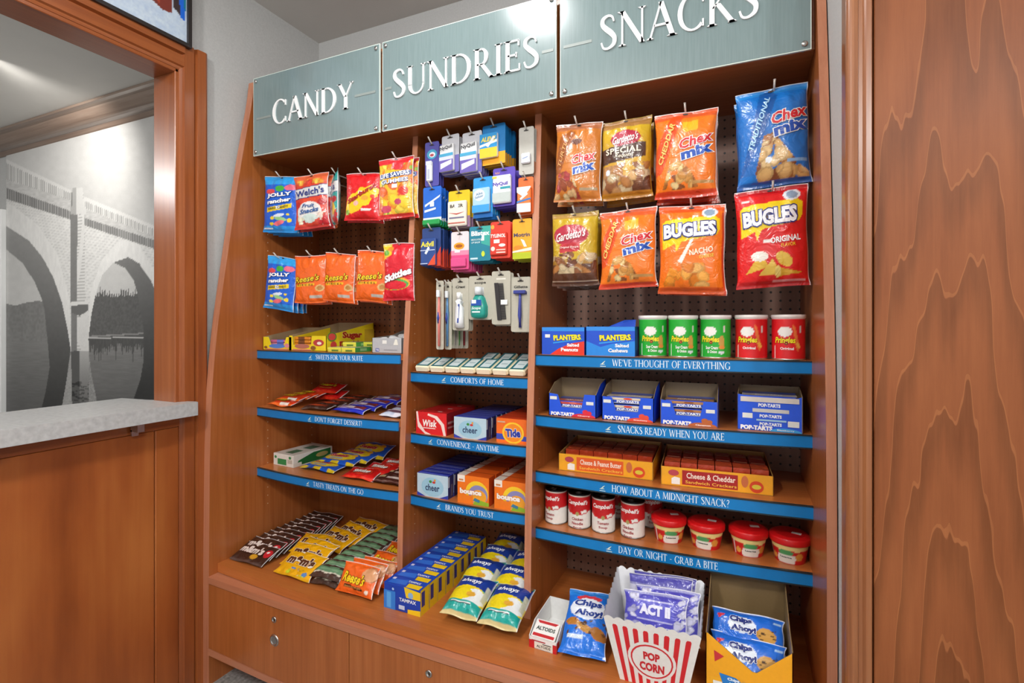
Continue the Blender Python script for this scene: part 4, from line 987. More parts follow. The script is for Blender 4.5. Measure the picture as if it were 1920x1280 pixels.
# ================================================================== BLISTER CARDS, MIDDLE BAY
def card_pack(w_, h_, base, items, tray=None, tray_col='#e9e9ea', tray_items=(), hook_w=.3):
    """hang card with a rounded outline, slot and raised pack"""
    r = .006; t = .0012; pts = []
    for cx, cz, a0 in ((w_ / 2 - r, r, -90), (w_ / 2 - r, h_ - r, 0), (-w_ / 2 + r, h_ - r, 90), (-w_ / 2 + r, r, 180)):
        pts += [(cx + r * math.cos(math.radians(a0 + a)), cz + r * math.sin(math.radians(a0 + a))) for a in (0, 30, 60, 90)]
    m = MB(); m.prism(pts, 'y', 0, t, lin(base))
    parts = [('backing_card', m.mesh('backing_card', CARD))]
    S = lambda a, b, o: ((a - .5) * w_, -o, b * h_)
    pm = MB(); decals(pm, S, list(items))
    if items: parts.append(('card_print', pm.mesh('card_print', CARD)))
    pm = MB(); a_ = .5 - hook_w / 2; b_ = .5 + hook_w / 2
    decals(pm, S, [('p', [(a_, .915), (b_, .915), (b_, .932), (.57, .934), (.55, .952), (.45, .952), (.43, .934), (a_, .932)], '#241c18')], .002); parts.append(('hang_slot', pm.mesh('hang_slot', CARD)))
    if tray:
        x0, y0, x1, y1, d_ = tray
        b = MB(); b.box((x0 - .5) * w_, (x1 - .5) * w_, -d_, 0, y0 * h_, y1 * h_, lin(tray_col), b=min(.003, d_ * .3))
        parts.append(('small_box', b.mesh('small_box', CARD)))
        if tray_items:
            S2 = lambda a, c, o: ((x0 + (x1 - x0) * a - .5) * w_, -d_ - o, (y0 + (y1 - y0) * c) * h_)
            q = MB(); decals(q, S2, tray_items); parts.append(('box_print', q.mesh('box_print', CARD)))
    return parts
def cards(key, u0, u1, vt, vb, lab, n, y=1.42, pitch=.016, rz=0., **k):
    x, w_, z, h_ = fit(u0, u1, vt, vb, y)
    pr = card_pack(w_, h_, **k)
    hang_row('blister_pack', pr, lab, '', 'blister pack', (u0 + u1) / 2, vt, y, h_, n, pitch, rz, 0, h_ * .075, 'hanging blister packs', .002, len(lab))
NYQ = [('r', 0, 0, 1, .55, '#cfd2e6'), ('r', 0, 0, 1, .42, '#6d5fae'), ('p', [(.1, .1), (.9, .25), (.9, .4), (.1, .3)], '#e4e2f2'), ('r', 0, .55, 1, .66, '#4aa3c8'), ('t', 'NyQuil', .5, .86, .84, .16, '#2b2b30', dict(bold=.02, rot=.06))]
cards('tube', 797, 823, 266, 349, 'purple card with a white tube at the top left', 3, base='#4e4a9c', items=[('e', .5, .72, .36, .11, '#46a9cc'), ('e', .52, .71, .22, .06, '#f2f4f8'), ('e', .5, .7, .14, .03, '#c24a58')], tray=(.2, .1, .6, .55, .012), tray_col='#e6e8ec', tray_items=[('r', 0, .8, 1, 1, '#cfd2da'), ('r', .3, .1, .7, .6, '#b9bfd0')])
cards('ny1', 827, 862, 253, 324, 'grey and purple medicine card nearer the left divider', 4, base='#c7c7cc', items=[('r', 0, 0, 1, .45, '#6d66ac')], tray=(-.02, .03, .78, .74, .012), tray_items=NYQ, rz=-.12)
cards('ny2', 866, 904, 247, 326, 'grey and purple medicine card beside the blue and yellow card', 4, base='#c7c7cc', items=[('r', 0, 0, 1, .45, '#6d66ac')], tray=(-.02, .03, .82, .74, .012), tray_items=NYQ, rz=-.08)
cards('al', 904, 948, 233, 308, 'blue and yellow pain relief card in the top row', 6, base='#1477b8', items=[('r', 0, 0, 1, .3, '#f0a71c')], tray=(-.04, .16, .72, .76, .012), tray_col='#f2f4f2', tray_items=[('r', 0, .35, 1, 1, '#2593d2'), ('p', [(0, .45), (1, .6), (1, .72), (0, .55)], '#e8f2f8'), ('r', 0, 0, 1, .4, '#f2c533'), ('t', 'ALEVE', .5, .76, .86, .2, '#f6e25a', dict(bold=.04, shear=.2)), ('p', [(.35, .5), (.5, .42), (.9, .8), (.8, .86), (.5, .58)], '#f4f4f0')], rz=-.06)
cards('dp', 973, 1001, 238, 327, 'plain grey card with a small white box', 2, y=1.425, base='#b9b6ad', items=[], tray=(.2, .22, .8, .44, .01), tray_col='#e8eaf0', tray_items=[('p', [(.2, .4), (.8, .55), (.8, .65), (.2, .5)], '#8a9cc0')])
cards('bg', 793, 828, 350, 424, 'blue card with a green foot in the second row', 5, base='#1f66cc', items=[('r', 0, .12, 1, .22, '#e6ecf0'), ('r', 0, 0, 1, .13, '#1f9a4c'), ('p', [(.1, .5), (.9, .72), (.95, .78), (.5, .66), (.1, .56)], '#f0f4f8'), ('r', .38, .5, .6, .62, '#f4f4f2'), ('p', [(.08, .36), (.7, .42), (.7, .47), (.08, .42)], '#e9eef6')], tray=(.04, .02, .98, .16, .012), tray_col='#1f9a4c', rz=-.04)
cards('by', 841, 881, 357, 426, 'yellow card with a cream box in the second row', 3, base='#e0bb14', items=[('r', 0, 0, 1, .3, '#8c6a8c')], tray=(.03, .02, .9, .7, .012), tray_col='#eae3d4', tray_items=[('t', 'BAYER', .5, .8, .7, .13, '#3c3224', dict(bold=.03)), ('e', .5, .8, .12, .08, '#dfe4ea'), ('p', [(.05, .55), (.5, .45), (.95, .55), (.5, .5)], '#c0443c'), ('r', .1, .3, .9, .36, '#77708c'), ('r', .05, .1, .95, .15, '#c46a5c')])
cards('as', 887, 924, 332, 408, 'light blue card with a round emblem in the second row', 4, base='#2a92d2', items=[('r', 0, 0, 1, .12, '#1b6fc0')], tray=(.04, .12, .92, .72, .012), tray_col='#a9cfe8', tray_items=[('e', .42, .7, .34, .24, '#d9eaf4'), ('t', 'Alka', .42, .76, .4, .1, '#3a5f8c', dict(rot=.15)), ('t', 'Seltzer', .42, .64, .5, .1, '#3a5f8c', dict(rot=.15)), ('r', 0, .0, 1, .3, '#3f9ede')], rz=-.05)
cards('nq', 924, 966, 314, 386, 'purple cold medicine card in the second row', 5, base='#5a44b0', items=[('t', 'NyQuil', .2, .87, .2, .07, '#e8a86a')], tray=(.05, .06, .86, .78, .012), tray_col='#eceef0', tray_items=[('p', [(0, .92), (.5, .8), (1, .92), (1, 1), (0, 1)], '#dfe6e0'), ('t', 'NyQuil', .45, .68, .82, .16, '#5a44b0', dict(bold=.04)), ('r', .45, .5, 1, .58, '#2c9aa8'), ('r', 0, .05, 1, .38, '#bfc8c4'), ('r', 0, .9, .25, .97, '#d8c83a')], rz=-.03)
cards('or', 972, 1000, 332, 402, 'orange card with an orange and white box', 2, y=1.425, base='#ee6a22', items=[], tray=(0, .03, .92, .72, .012), tray_col='#ee7a34', tray_items=[('p', [(0, .8), (.5, .6), (1, .95), (1, 1), (0, 1)], '#f2f0ec'), ('p', [(.2, .55), (.7, .8), (.8, .7), (.3, .5)], '#f6f4f0'), ('p', [(0, .38), (1, .5), (1, .56), (0, .46)], '#2a78c0'), ('r', 0, .02, 1, .36, '#dfe0e2')])
cards('ad', 791, 827, 427, 499, 'navy and red pain relief card in the third row', 6, base='#27427e', items=[('p', [(.5, 0), (1, 0), (1, .5)], '#d8452e')], tray=(0, .02, .82, .72, .012), tray_col='#2a4a8e', tray_items=[('t', 'Advil', .48, .78, .84, .2, '#f2e23a', dict(bold=.03)), ('p', [(.5, 0), (1, 0), (1, .42)], '#e2502e'), ('p', [(.3, .45), (.55, .7), (.65, .62), (.42, .4)], '#f4f4f0'), ('r', .02, .05, .5, .08, '#c7d2ea'), ('r', .02, .54, .98, .57, '#c7d2ea')], rz=-.05)
cards('pk', 846, 879, 434, 505, 'pink and white card in the third row', 7, base='#e8d9dc', items=[('r', 0, 0, 1, .38, '#dc4a86'), ('r', 0, .38, 1, .5, '#e88aa8'), ('e', .45, .62, .3, .09, '#e8a01c'), ('e', .45, .62, .2, .045, '#a8560f'), ('r', .2, .45, .5, .52, '#f2f2f0')], tray=(.03, .06, .88, .3, .01), tray_col='#e0508c')
cards('bl', 880, 920, 424, 489, 'teal lip balm card in the third row', 6, base='#1b7f96', items=[('p', [(.55, .5), (1, .4), (1, 1), (.6, 1)], '#3aa89c'), ('t', 'Blistex', .52, .8, .86, .14, '#eef6f6', dict(bold=.04)), ('t', 'MEDICATED', .32, .62, .46, .05, '#e0f0f0'), ('t', 'LIP BALM', .3, .54, .4, .05, '#e0f0f0'), ('p', [(.55, .58), (.7, .58), (.7, .74), (.6, .74)], '#f2f4f2'), ('e', .65, .2, .08, .08, '#c9d83a'), ('r', .05, .05, .4, .1, '#cfe6ec')])
cards('ty', 920, 957, 415, 484, 'red pain relief card in the third row', 5, base='#de3a24', items=[('e', .1, .86, .09, .06, '#f0a03a')], tray=(.02, .08, .86, .7, .01), tray_col='#d8341f', tray_items=[('t', 'TYLENOL', .5, .84, .9, .16, '#f8ece6', dict(bold=.04, shear=.15)), ('r', .25, .52, .6, .68, '#f4f2ee'), ('e', .2, .28, .12, .1, '#f0dcd4'), ('e', .75, .42, .2, .07, '#f2e4de'), ('r', .4, .08, .95, .14, '#f0c8bc'), ('r', .4, .2, .95, .25, '#f0c8bc')])
cards('mo', 961, 997, 410, 485, 'orange and lime pain relief card in the third row', 5, y=1.425, base='#f0a81c', items=[('r', 0, 0, 1, .16, '#b9c41c'), ('t', 'Motrin', .48, .6, .84, .1, '#3a3a5c', dict(bold=.03)), ('p', [(.42, .5), (.6, .46), (.75, .3), (.6, .3)], '#f4f2ec'), ('e', .3, .28, .25, .06, '#ea8a1e'), ('p', [(0, .16), (1, .2), (1, .28), (0, .2)], '#f2ead2')])
def travel(u0, u1, vt, vb, base, n, extra, y=1.42, pitch=.014, items=(), rz=0.):
    x, w_, z, h_ = fit(u0, u1, vt, vb, y)
    pr = card_pack(w_, h_, '#b9b4a4', items, None)
    pr = pr + extra(w_, h_)
    hang_row('travel_pack', pr, base, '', 'travel pack', (u0 + u1) / 2, vt, y, h_, n, pitch, rz, 0, h_ * .075, 'hanging travel packs', .001, len(base))
def ex_brush(c1, c2):
    def f_(w_, h_):
        m = MB(); m.tube([(0, -.006, h_ * .05), (0, -.006, h_ * .42), (0, -.006, h_ * .52), (0, -.006, h_ * .62), (0, -.006, h_ * .86)], [.004, .0045, .0058, .004, .0028], 10, lin(c1))
        k = MB(); k.box(-.0055, .0055, -.015, -.006, h_ * .76, h_ * .86, lin('#eceff2'), b=.001)
        g = MB(); g.tube([(0, -.0105, h_ * .38), (0, -.0115, h_ * .46), (0, -.0105, h_ * .54)], [.002, .0045, .002], 8, lin(c2))
        return [('brush_handle', m.mesh('brush_handle', PLAST, True)), ('bristles', k.mesh('bristles', PLAST)), ('grip', g.mesh('grip', PLAST, True))]
    return f_
def ex_paste(w_, h_):
    m = MB(); m.tube([(0, -.006, h_ * .06), (0, -.008, h_ * .2), (0, -.011, h_ * .45), (0, -.012, h_ * .56), (0, -.012, h_ * .575), (0, -.012, h_ * .6)], [.0165, .0155, .0135, .0125, .008, .007], 14, lin('#eef0f2'))
    m.v = [(x, y * .75 - .001, z) for x, y, z in m.v]
    c = MB(); c.tube([(0, -.0095, h_ * .6), (0, -.0095, h_ * .72)], [.0085, .0075], 14, lin('#f4f4f2'))
    s = MB(); decals(s, lambda a, b, o: ((a - .5) * .02 + .002, -.018 - o, h_ * (.14 + b * .36)), [('p', [(.3, 0), (.6, 0), (.8, 1), (.5, 1)], '#3a4f9c')])
    return [('tube', m.mesh('tube', PLAST, True)), ('cap', c.mesh('cap', PLAST, True)), ('tube_print', s.mesh('tube_print', CARD))]
def ex_rinse(w_, h_):
    m = MB(); prof = [(.012, .03), (.024, .06), (.027, .12), (.027, .3), (.021, .42), (.017, .5), (.011, .56)]
    m.tube([(0, -.012, h_ * z) for r, z in prof], [r for r, z in prof], 18, lin('#1d9a8c'))
    m.v = [(x, -.001 + (y + .012) * .55 - .011, z) for x, y, z in m.v]
    c = MB(); c.tube([(0, -.012, h_ * .56), (0, -.012, h_ * .74)], [.0125, .0115], 16, lin('#d9dee2'))
    s = MB(); decals(s, lambda a, b, o: ((a - .5) * .04, -.0275 - o, h_ * (.14 + b * .32)), [('r', .05, .55, .95, .95, '#1c4fa8'), ('r', .1, .7, .5, .95, '#f2f3f2'), ('t', 'Scope', .5, .35, .8, .25, '#e8f6f2', dict(shear=.2, bold=.03)), ('r', .15, .05, .85, .15, '#e8f6f2')])
    return [('bottle', m.mesh('bottle', PLAST, True)), ('cap', c.mesh('cap', PLAST, True)), ('bottle_label', s.mesh('bottle_label', CARD))]
def ex_comb(w_, h_):
    m = MB(); m.box(-.016, -.002, -.005, -.001, h_ * .08, h_ * .78, lin('#2e2b2c'), b=.001)
    for i in range(34):
        z = h_ * (.1 + .66 * i / 33); m.box(-.002, .014, -.004, -.002, z, z + h_ * .011, lin('#343132'))
    m.v = [(x * math.cos(.1) + (z - h_ * .4) * math.sin(-.1), y, z) for x, y, z in m.v]
    s = MB(); s.box(.002, .024, -.0065, -.0052, h_ * .37, h_ * .46, lin('#f0efec'))
    return [('comb', m.mesh('comb', PLAST)), ('price_sticker', s.mesh('price_sticker', CARD))]
def ex_razor(w_, h_):
    m = MB(); m.tube([(.0, -.006, h_ * .08), (0, -.008, h_ * .3), (0, -.006, h_ * .6), (0, -.006, h_ * .7)], [.0045, .006, .0042, .004], 10, lin('#3b4496'))
    c = MB(); c.box(-.02, .02, -.014, -.002, h_ * .69, h_ * .755, lin('#39428e'), b=.002)
    return [('razor_handle', m.mesh('razor_handle', PLAST, True)), ('razor_head', c.mesh('razor_head', PLAST))]
travel(818, 832, 526, 655, 'grey card with a white and red toothbrush', 1, ex_brush('#e8867c', '#2f3f9c'), y=1.40)
travel(834, 847, 528, 655, 'grey card with a blue toothbrush', 1, ex_brush('#5a8ab8', '#2f3f9c'), y=1.425)
for i, (c1, u) in enumerate((('#58b83a', 846), ('#6a4a8c', 853), ('#48b848', 861), ('#a8343c', 871))):
    travel(u - 6, u + 7, 528, 653, ['grey card with a green toothbrush behind the blue one', 'grey card with a purple toothbrush in the hanging row', 'grey card with a bright green toothbrush further back', 'grey card with a dark red toothbrush at the back'][i], 1, ex_brush(c1, '#d8d8e0'), y=1.46 + i * .022)
travel(848, 879, 521, 619, 'grey card with a white toothpaste tube', 3, ex_paste, items=[('t', 'Crest', .5, .83, .6, .05, '#2c2a26', dict(bold=.03, shear=.2))], rz=-.04)
travel(879, 922, 517, 599, 'grey card with a small bottle of green mouthwash', 3, ex_rinse, items=[('t', 'scope', .5, .83, .5, .06, '#2c2a26', dict(bold=.03))])
travel(922, 957, 508, 608, 'grey card with a black comb', 3, ex_comb, items=[('r', .25, .84, .75, .87, '#e4e0d4')])
travel(958, 995, 519, 622, 'grey card with a blue disposable razor', 3, ex_razor, y=1.425, items=[('t', 'Gillette', .5, .82, .7, .05, '#2c2a26', dict(bold=.03))])

# ================================================================== GOODS ON THE SHELVES
KRAFT, KRAFTD = '#a8906c', '#7d6a50'
def plate(mb, pts, off, c_out, c_in):
    """thin board: outline pts (printed side) and its inner side moved by off"""
    n = len(pts); off = Vector(off)
    vs = [Vector(p) for p in pts]; inner = [p + off for p in vs]
    mb.add(vs, [tuple(range(n))], lin(c_out)); mb.add(inner, [tuple(range(n))[::-1]], lin(c_in))
    mb.add(vs + inner, [(i, (i + 1) % n, n + (i + 1) % n, n + i) for i in range(n)], lin(c_in))
def display_box(w_, d_, hf, hb, base, notch=None, side=None, back_h=None, inner=KRAFT, front_items=(), side_items=(), mid=None):
    """open counter carton: low front (with an optional cut-out), sides rising to a tall back"""
    t = .0018; W = w_ / 2; side = side or base; parts = []
    fp = [(-W, 0, 0), (W, 0, 0), (W, 0, hf)] + ([((a - .5) * w_, 0, b * hf) for a, b in notch] if notch else []) + [(-W, 0, hf)]
    m = MB(); plate(m, fp, (0, t, 0), base, inner); parts.append(('front_panel', m.mesh('front_panel', CARD)))
    for sx in (-1, 1):
        sp = [(sx * W, 0, 0), (sx * W, d_, 0), (sx * W, d_, hb)] + ([(sx * W, d_ * mid[0], hf + (hb - hf) * mid[1])] if mid else []) + [(sx * W, 0, hf)]
        m = MB(); plate(m, sp, (-sx * t, 0, 0), side, inner); parts.append(('side_panel', m.mesh('side_panel', CARD)))
    bh = back_h or hb
    m = MB(); plate(m, [(-W, d_, 0), (-W, d_, bh), (W, d_, bh), (W, d_, 0)], (0, -t, 0), side, inner); parts.append(('back_panel', m.mesh('back_panel', CARD)))
    m = MB(); plate(m, [(-W, 0, 0), (W, 0, 0), (W, d_, 0), (-W, d_, 0)], (0, 0, t), base, inner); parts.append(('base_panel', m.mesh('base_panel', CARD)))
    fm = face_map(w_, d_, hf)
    for nm, fc, items in (('front_print', 'front', front_items), ('side_print', 'right', side_items)):
        for q in [q for q in items if q[-1] == '#dfe0dc']:
            m = MB(); decals(m, fm['front'], [q], .0009); parts.append(('price_sticker', m.mesh('price_sticker', CARD)))
        items = [q for q in items if q[-1] != '#dfe0dc']
        if items:
            m = MB(); decals(m, fm[fc] if fc == 'front' else (lambda a, b, o: (W + o, a * d_, b * hb)), items); parts.append((nm, m.mesh(nm, CARD)))
    return parts
def zsh(k): return SHELF[k][0]
NTH = ['leftmost', 'second from the left', 'third from the left', 'fourth from the left', 'fifth from the left', 'sixth from the left', 'seventh from the left']

# ---- left bay, top shelf
Z = zsh('sweets')
yel = display_box(.150, .20, .050, .085, '#e8cf1e', notch=[(.82, 1), (.74, .38), (.3, .38), (.2, 1)], front_items=[('r', .12, .03, .9, .12, '#d98a6a'), ('e', .5, .3, .28, .16, '#4f7fd0'), ('e', .85, .35, .08, .16, '#d98a9a'), ('e', .1, .2, .06, .1, '#8a5a2a')])
place('candy_carton', yel, 'small yellow open carton with pink and blue sticks by the left panel', 'carton', (-1.62, 1.405, Z))
def stick(c1, c2):
    return carton(.095, .16, .011, c1, {'top': [('r', 0, .35, 1, .55, c2), ('r', 0, .02, 1, .12, c2)], 'front': [('r', .35, 0, .7, 1, c2)]}, bev=.002, mat=FILM, body='wrapper')
for i, (c1, c2) in enumerate((('#d9768c', '#4a6fc8'), ('#d98a9c', '#5a6fc0'), ('#c8688c', '#6a7ad0'))):
    place('candy_stick_pack', stick(c1, c2), 'pink and blue candy stick pack in the small yellow carton, ' + ['bottom', 'middle', 'top'][i] + ' layer', 'candy', (-1.62, 1.418, Z + .003 + i * .0125), (0, 0, .02 * i), 'sticks in the small yellow carton')
yel2 = display_box(.185, .26, .056, .105, '#e8cf1e', notch=[(.62, 1), (.6, .4), (.12, .4), (.1, 1)], side_items=[('r', .02, .03, .98, .5, '#e8cf1e'), ('t', 'Sugar', .52, .52, .42, .30, '#b02a1c', dict(bold=.05, outline='#f2e07a', ow=.03)), ('t', 'Daddy', .5, .2, .5, .26, '#b02a1c', dict(bold=.05, outline='#f2e07a', ow=.03)), ('r', .78, .02, 1, .75, '#c9a82a'), ('e', .1, .5, .09, .16, '#5a8a3a'), ('e', .1, .5, .07, .12, '#d84a4a'), ('e', .13, .2, .06, .14, '#c83a3c')], front_items=[('r', .1, .03, .6, .12, '#d98a6a'), ('e', .36, .3, .2, .16, '#b06a5a'), ('e', .8, .55, .14, .22, '#b83a3c'), ('e', .82, .52, .06, .1, '#f0e6d0'), ('e', .66, .2, .07, .14, '#8a5a2a')])
place('candy_carton', yel2, 'long yellow open carton with red lettering down its side', 'carton', (-1.465, 1.405, Z))
for i in range(4):
    place('candy_stick_pack', stick('#e08a2a', '#7a4a2c'), 'orange and brown candy stick pack in the long yellow carton, ' + ['bottom', 'second', 'third', 'top'][i] + ' layer', 'candy', (-1.51, 1.418, Z + .003 + i * .0125), (0, 0, -.02 * i), 'sticks in the long yellow carton')
gum = carton(.062, .085, .016, '#d8d04a', {'top': [('r', 0, 0, 1, 1, '#e9ead8'), ('r', .08, .1, .92, .3, '#7fae5a'), ('r', .1, .5, .9, .68, '#8c6a3a'), ('r', .05, .78, .95, .92, '#c8cf5a')], 'front': [('r', 0, .55, 1, 1, '#e4e04a'), ('r', .3, .15, .8, .5, '#5a7a2a')], 'right': [('r', 0, 0, 1, 1, '#3f9a4c'), ('r', .3, .2, .7, .8, '#8fc08a')]})
for i, (dx, dy, dz) in enumerate(((-.035, 0, 0), (.029, 0, 0), (-.035, .09, 0), (.029, .09, 0), (-.02, .06, .0165), (.04, .1, .0165))):
    place('gum_box', gum, 'flat green and yellow gum box, ' + ['front left of the pile', 'front right of the pile', 'back left of the pile', 'back right of the pile', 'upper left on the pile', 'upper right on the pile'][i], 'gum box', (-1.295 + dx, 1.40 + dy, Z + dz), (0, 0, 0), 'flat gum boxes')
gry = display_box(.125, .22, .052, .088, '#b3b3b6', side='#a2a2a6', inner='#8f8c86', mid=(.5, .2), front_items=[('r', .12, .1, .24, .32, '#2a4a9c'), ('t', 'TG', .18, .21, .09, .14, '#e8ecf4', dict(bold=.04)), ('r', .4, .2, .85, .24, '#7d7d82'), ('p', [(.35, .62), (.5, .62), (.5, .85), (.36, .85)], '#e8e6e0'), ('p', [(.72, .55), (.88, .55), (.84, .92), (.78, .92)], '#e8e4d8')])
place('small_carton', gry, 'grey open carton with a small blue logo beside the left divider', 'carton', (-1.098, 1.40, Z))
sach = MB(); sach.lathe([(.0001, 0), (.016, .002), (.02, .01), (.014, .018), (.0001, .02)], 12, lin('#e8eaec'))
sachet = [('wrapped_sweet', sach.mesh('wrapped_sweet', FILM, True))]
for i in range(6):
    place('wrapped_mint', sachet, 'white wrapped mint in the grey carton, ' + ['front left', 'front right', 'middle left', 'middle right', 'back left', 'back right'][i], 'candy', (-1.135 + (i % 2) * .06, 1.43 + (i // 2) * .055, Z + .034 + .005 * (i // 2)), (0, .2 * (i % 3 - 1), 0), 'mints in the grey carton')

# ---- flat wrapped bars (crimped film) for several rows
def flat(key, w_, h_, T, seed=1, **k): return film_bag(w_, h_, T, BAG[key], TXT.get(key, ()), seed=seed, hang=False, crimp=.06, cell=.0028, **k)
def lay(name, parts, label, cat, x, y, z, tilt, rz=0., T=.016, group=None):
    return place(name, parts, label, cat, (x, y, z + T * .5), (-(math.pi / 2 - math.radians(tilt)), 0, rz), group)
BAG['rbar'] = [R_(0, 0, 1, 1, '#e2401c'), R_(0, 0, 1, .16, '#ee6a22'), R_(.15, .45, .6, .62, '#b9921c'), R_(.5, .1, .85, .3, '#e8e2da'), R_(.12, .24, .8, .3, '#c0301a')]
TXT['rbar'] = [("REESE'S", .42, .55, .6, .24, '#f2cf2a', dict(bold=.04, outline='#5a1c10', ow=.03))]
BAG['rred'] = [R_(0, 0, 1, 1, '#c81c1c'), R_(0, 0, 1, .14, '#d8321c'), R_(.25, .3, .75, .36, '#e0c05a')]
TXT['rred'] = [("Reese's", .5, .56, .66, .26, '#f0d028', dict(bold=.03, shear=.2, outline='#5a1c10', ow=.03))]
BAG['dark'] = [R_(0, 0, 1, 1, '#3a2620'), R_(.1, .3, .85, .7, '#7c3220'), R_(.2, .4, .7, .6, '#c8502a'), R_(0, 0, 1, .1, '#5a4a44')]
BAG['bluec'] = [R_(0, 0, 1, 1, '#2332b8'), R_(.06, .38, .94, .78, '#8a3a3c'), R_(.1, .46, .6, .70, '#d8cfd8'), R_(0, .86, 1, 1, '#4a2a2c'), R_(.06, .28, .94, .36, '#e8e0e8')]
BAG['wpur'] = [R_(0, 0, 1, 1, '#6a4a5c'), R_(0, 0, 1, .25, '#dcdce6'), R_(.1, .1, .6, .3, '#bcc6da'), R_(0, .6, 1, .75, '#d8d0dc')]
Z = zsh('dessert'); d = flat('rbar', .125, .06, .018, 31)
for i, (x, y, z, rz) in enumerate(((-1.612, 1.405, 0, .0), (-1.605, 1.435, .014, .02), (-1.60, 1.475, .016, -.02), (-1.596, 1.515, .018, .0))):
    lay('candy_bar', d, 'orange red wrapped bar at the left end of the shelf, ' + ORD[i], 'candy bar', x, y, Z + z, 12, rz, .018, 'orange red bars')
d = flat('rred', .15, .075, .024, 32)
for i in range(2):
    lay('candy_bar', d, 'larger red wrapped bar behind the orange red bars, ' + ['upper', 'lower'][i], 'candy bar', -1.56 + .01 * i, 1.575, Z + .026 * (1 - i), 24, -.05, .024, 'large red bars')
d = flat('dark', .125, .052, .016, 33)
for i in range(5):
    lay('candy_bar', d, 'dark brown wrapped bar in the middle of the shelf, ' + ORD[i], 'candy bar', -1.43 + .004 * i, 1.40 + i * .052, Z + .002 * i, 9, .03 * (-1) ** i, .016, 'dark brown bars')
d = flat('bluec', .145, .056, .017, 34)
for i in range(5):
    lay('candy_bar', d, 'blue wrapped bar with a red and white band, ' + ORD[i], 'candy bar', -1.275 + .012 * i, 1.40 + i * .05, Z + .005 * min(i, 3), 11, -.03 * i, .017, 'blue bars')
d = flat('wpur', .10, .06, .017, 35)
for i in range(2):
    lay('candy_bar', d, 'white and purple wrapped bar with a barcode beside the divider, ' + ['front', 'back'][i], 'candy bar', -1.083, 1.40 + .05 * i, Z + .006 * i, 10, 0, .017, 'white and purple bars')
# ---- third shelf
Z = zsh('treats')
wg = carton(.115, .19, .046, '#e2e0d8', {'front': [('r', .22, .12, .66, .6, '#2f8a4c'), ('e', .12, .7, .06, .12, '#2f8a4c'), ('r', .72, .3, .95, .62, '#bdb8ac'), ('e', .84, .78, .06, .12, '#2f8a4c')], 'top': [('r', .35, .12, .7, .4, '#4a7a5a'), ('r', .35, .55, .75, .82, '#4f7a60'), ('r', .02, .9, .98, .92, '#b9b5aa')], 'right': [('p', [(.08, .12), (.95, .12), (.95, .9), (.5, .9), (.12, .5)], '#1f6a34'), ('e', .72, .55, .16, .2, '#a89a5c'), ('r', .0, .1, .2, .35, '#dcd8cc')]})
place('mint_box', wg, 'white and green boxed mints at the left end of the shelf', 'box', (-1.618, 1.432, Z), (0, 0, -.07))
BAG['swt'] = [R_(0, 0, 1, 1, '#1c5fd0'), E_(.45, .5, .42, .3, '#f0d42a'), R_(0, .0, 1, .14, '#e0c42a'), R_(.2, 0, .4, .14, '#1c5fd0'), R_(.6, 0, .8, .14, '#1c5fd0'), E_(.4, .36, .2, .07, '#a8b8d8'), E_(.78, .7, .08, .1, '#e8b02a')]
TXT['swt'] = [('Sweets', .44, .54, .5, .22, '#c8283c', dict(bold=.05, shear=.2, rot=-.1, outline='#f4e8d8', ow=.03))]
d = flat('swt', .175, .095, .02, 36)
for i, (x, y, z, rz, tl) in enumerate(((-1.44, 1.422, 0, -.06, 5), (-1.40, 1.47, .014, .05, 9), (-1.375, 1.525, .016, -.1, 12), (-1.345, 1.575, .02, .02, 22))):
    lay('candy_pouch', d, 'blue and yellow candy pouch in the loose pile, ' + ORD[i], 'candy pouch', x, y, Z + z, tl, rz, .02, 'blue and yellow pouches')
BAG['skr'] = [R_(0, 0, 1, 1, '#d81c1c'), E_(.5, .5, .36, .28, '#c0201c'), E_(.5, .5, .33, .24, '#e2432c'), R_(0, 0, 1, .12, '#e23a22')]
TXT['skr'] = [('Skittles', .5, .5, .54, .26, '#f6f2ec', dict(bold=.06, rot=.1, outline='#8a1418', ow=.03))]
d = flat('skr', .135, .075, .018, 37)
for i in range(4):
    lay('candy_pouch', d, 'red candy pouch with white name in the shingled row, ' + ORD[i], 'candy pouch', -1.23 + .03 * i, 1.40 + .055 * i, Z + .006 * i, 12, .06 * (-1) ** i, .018, 'red candy pouches')
BAG['brn'] = [R_(0, 0, 1, 1, '#44241f'), R_(.06, .5, .3, .72, '#c8b88a'), R_(.35, .42, .85, .62, '#d8ccc4'), R_(0, .1, 1, .16, '#7a5a52')]
d = flat('brn', .125, .055, .016, 38)
for i in range(3):
    lay('candy_bar', d, 'dark brown wrapped bar beside the divider, ' + ORD[i], 'candy bar', -1.105, 1.405 + .045 * i, Z + .005 * i, 11, 0, .016, 'brown bars on the third shelf')

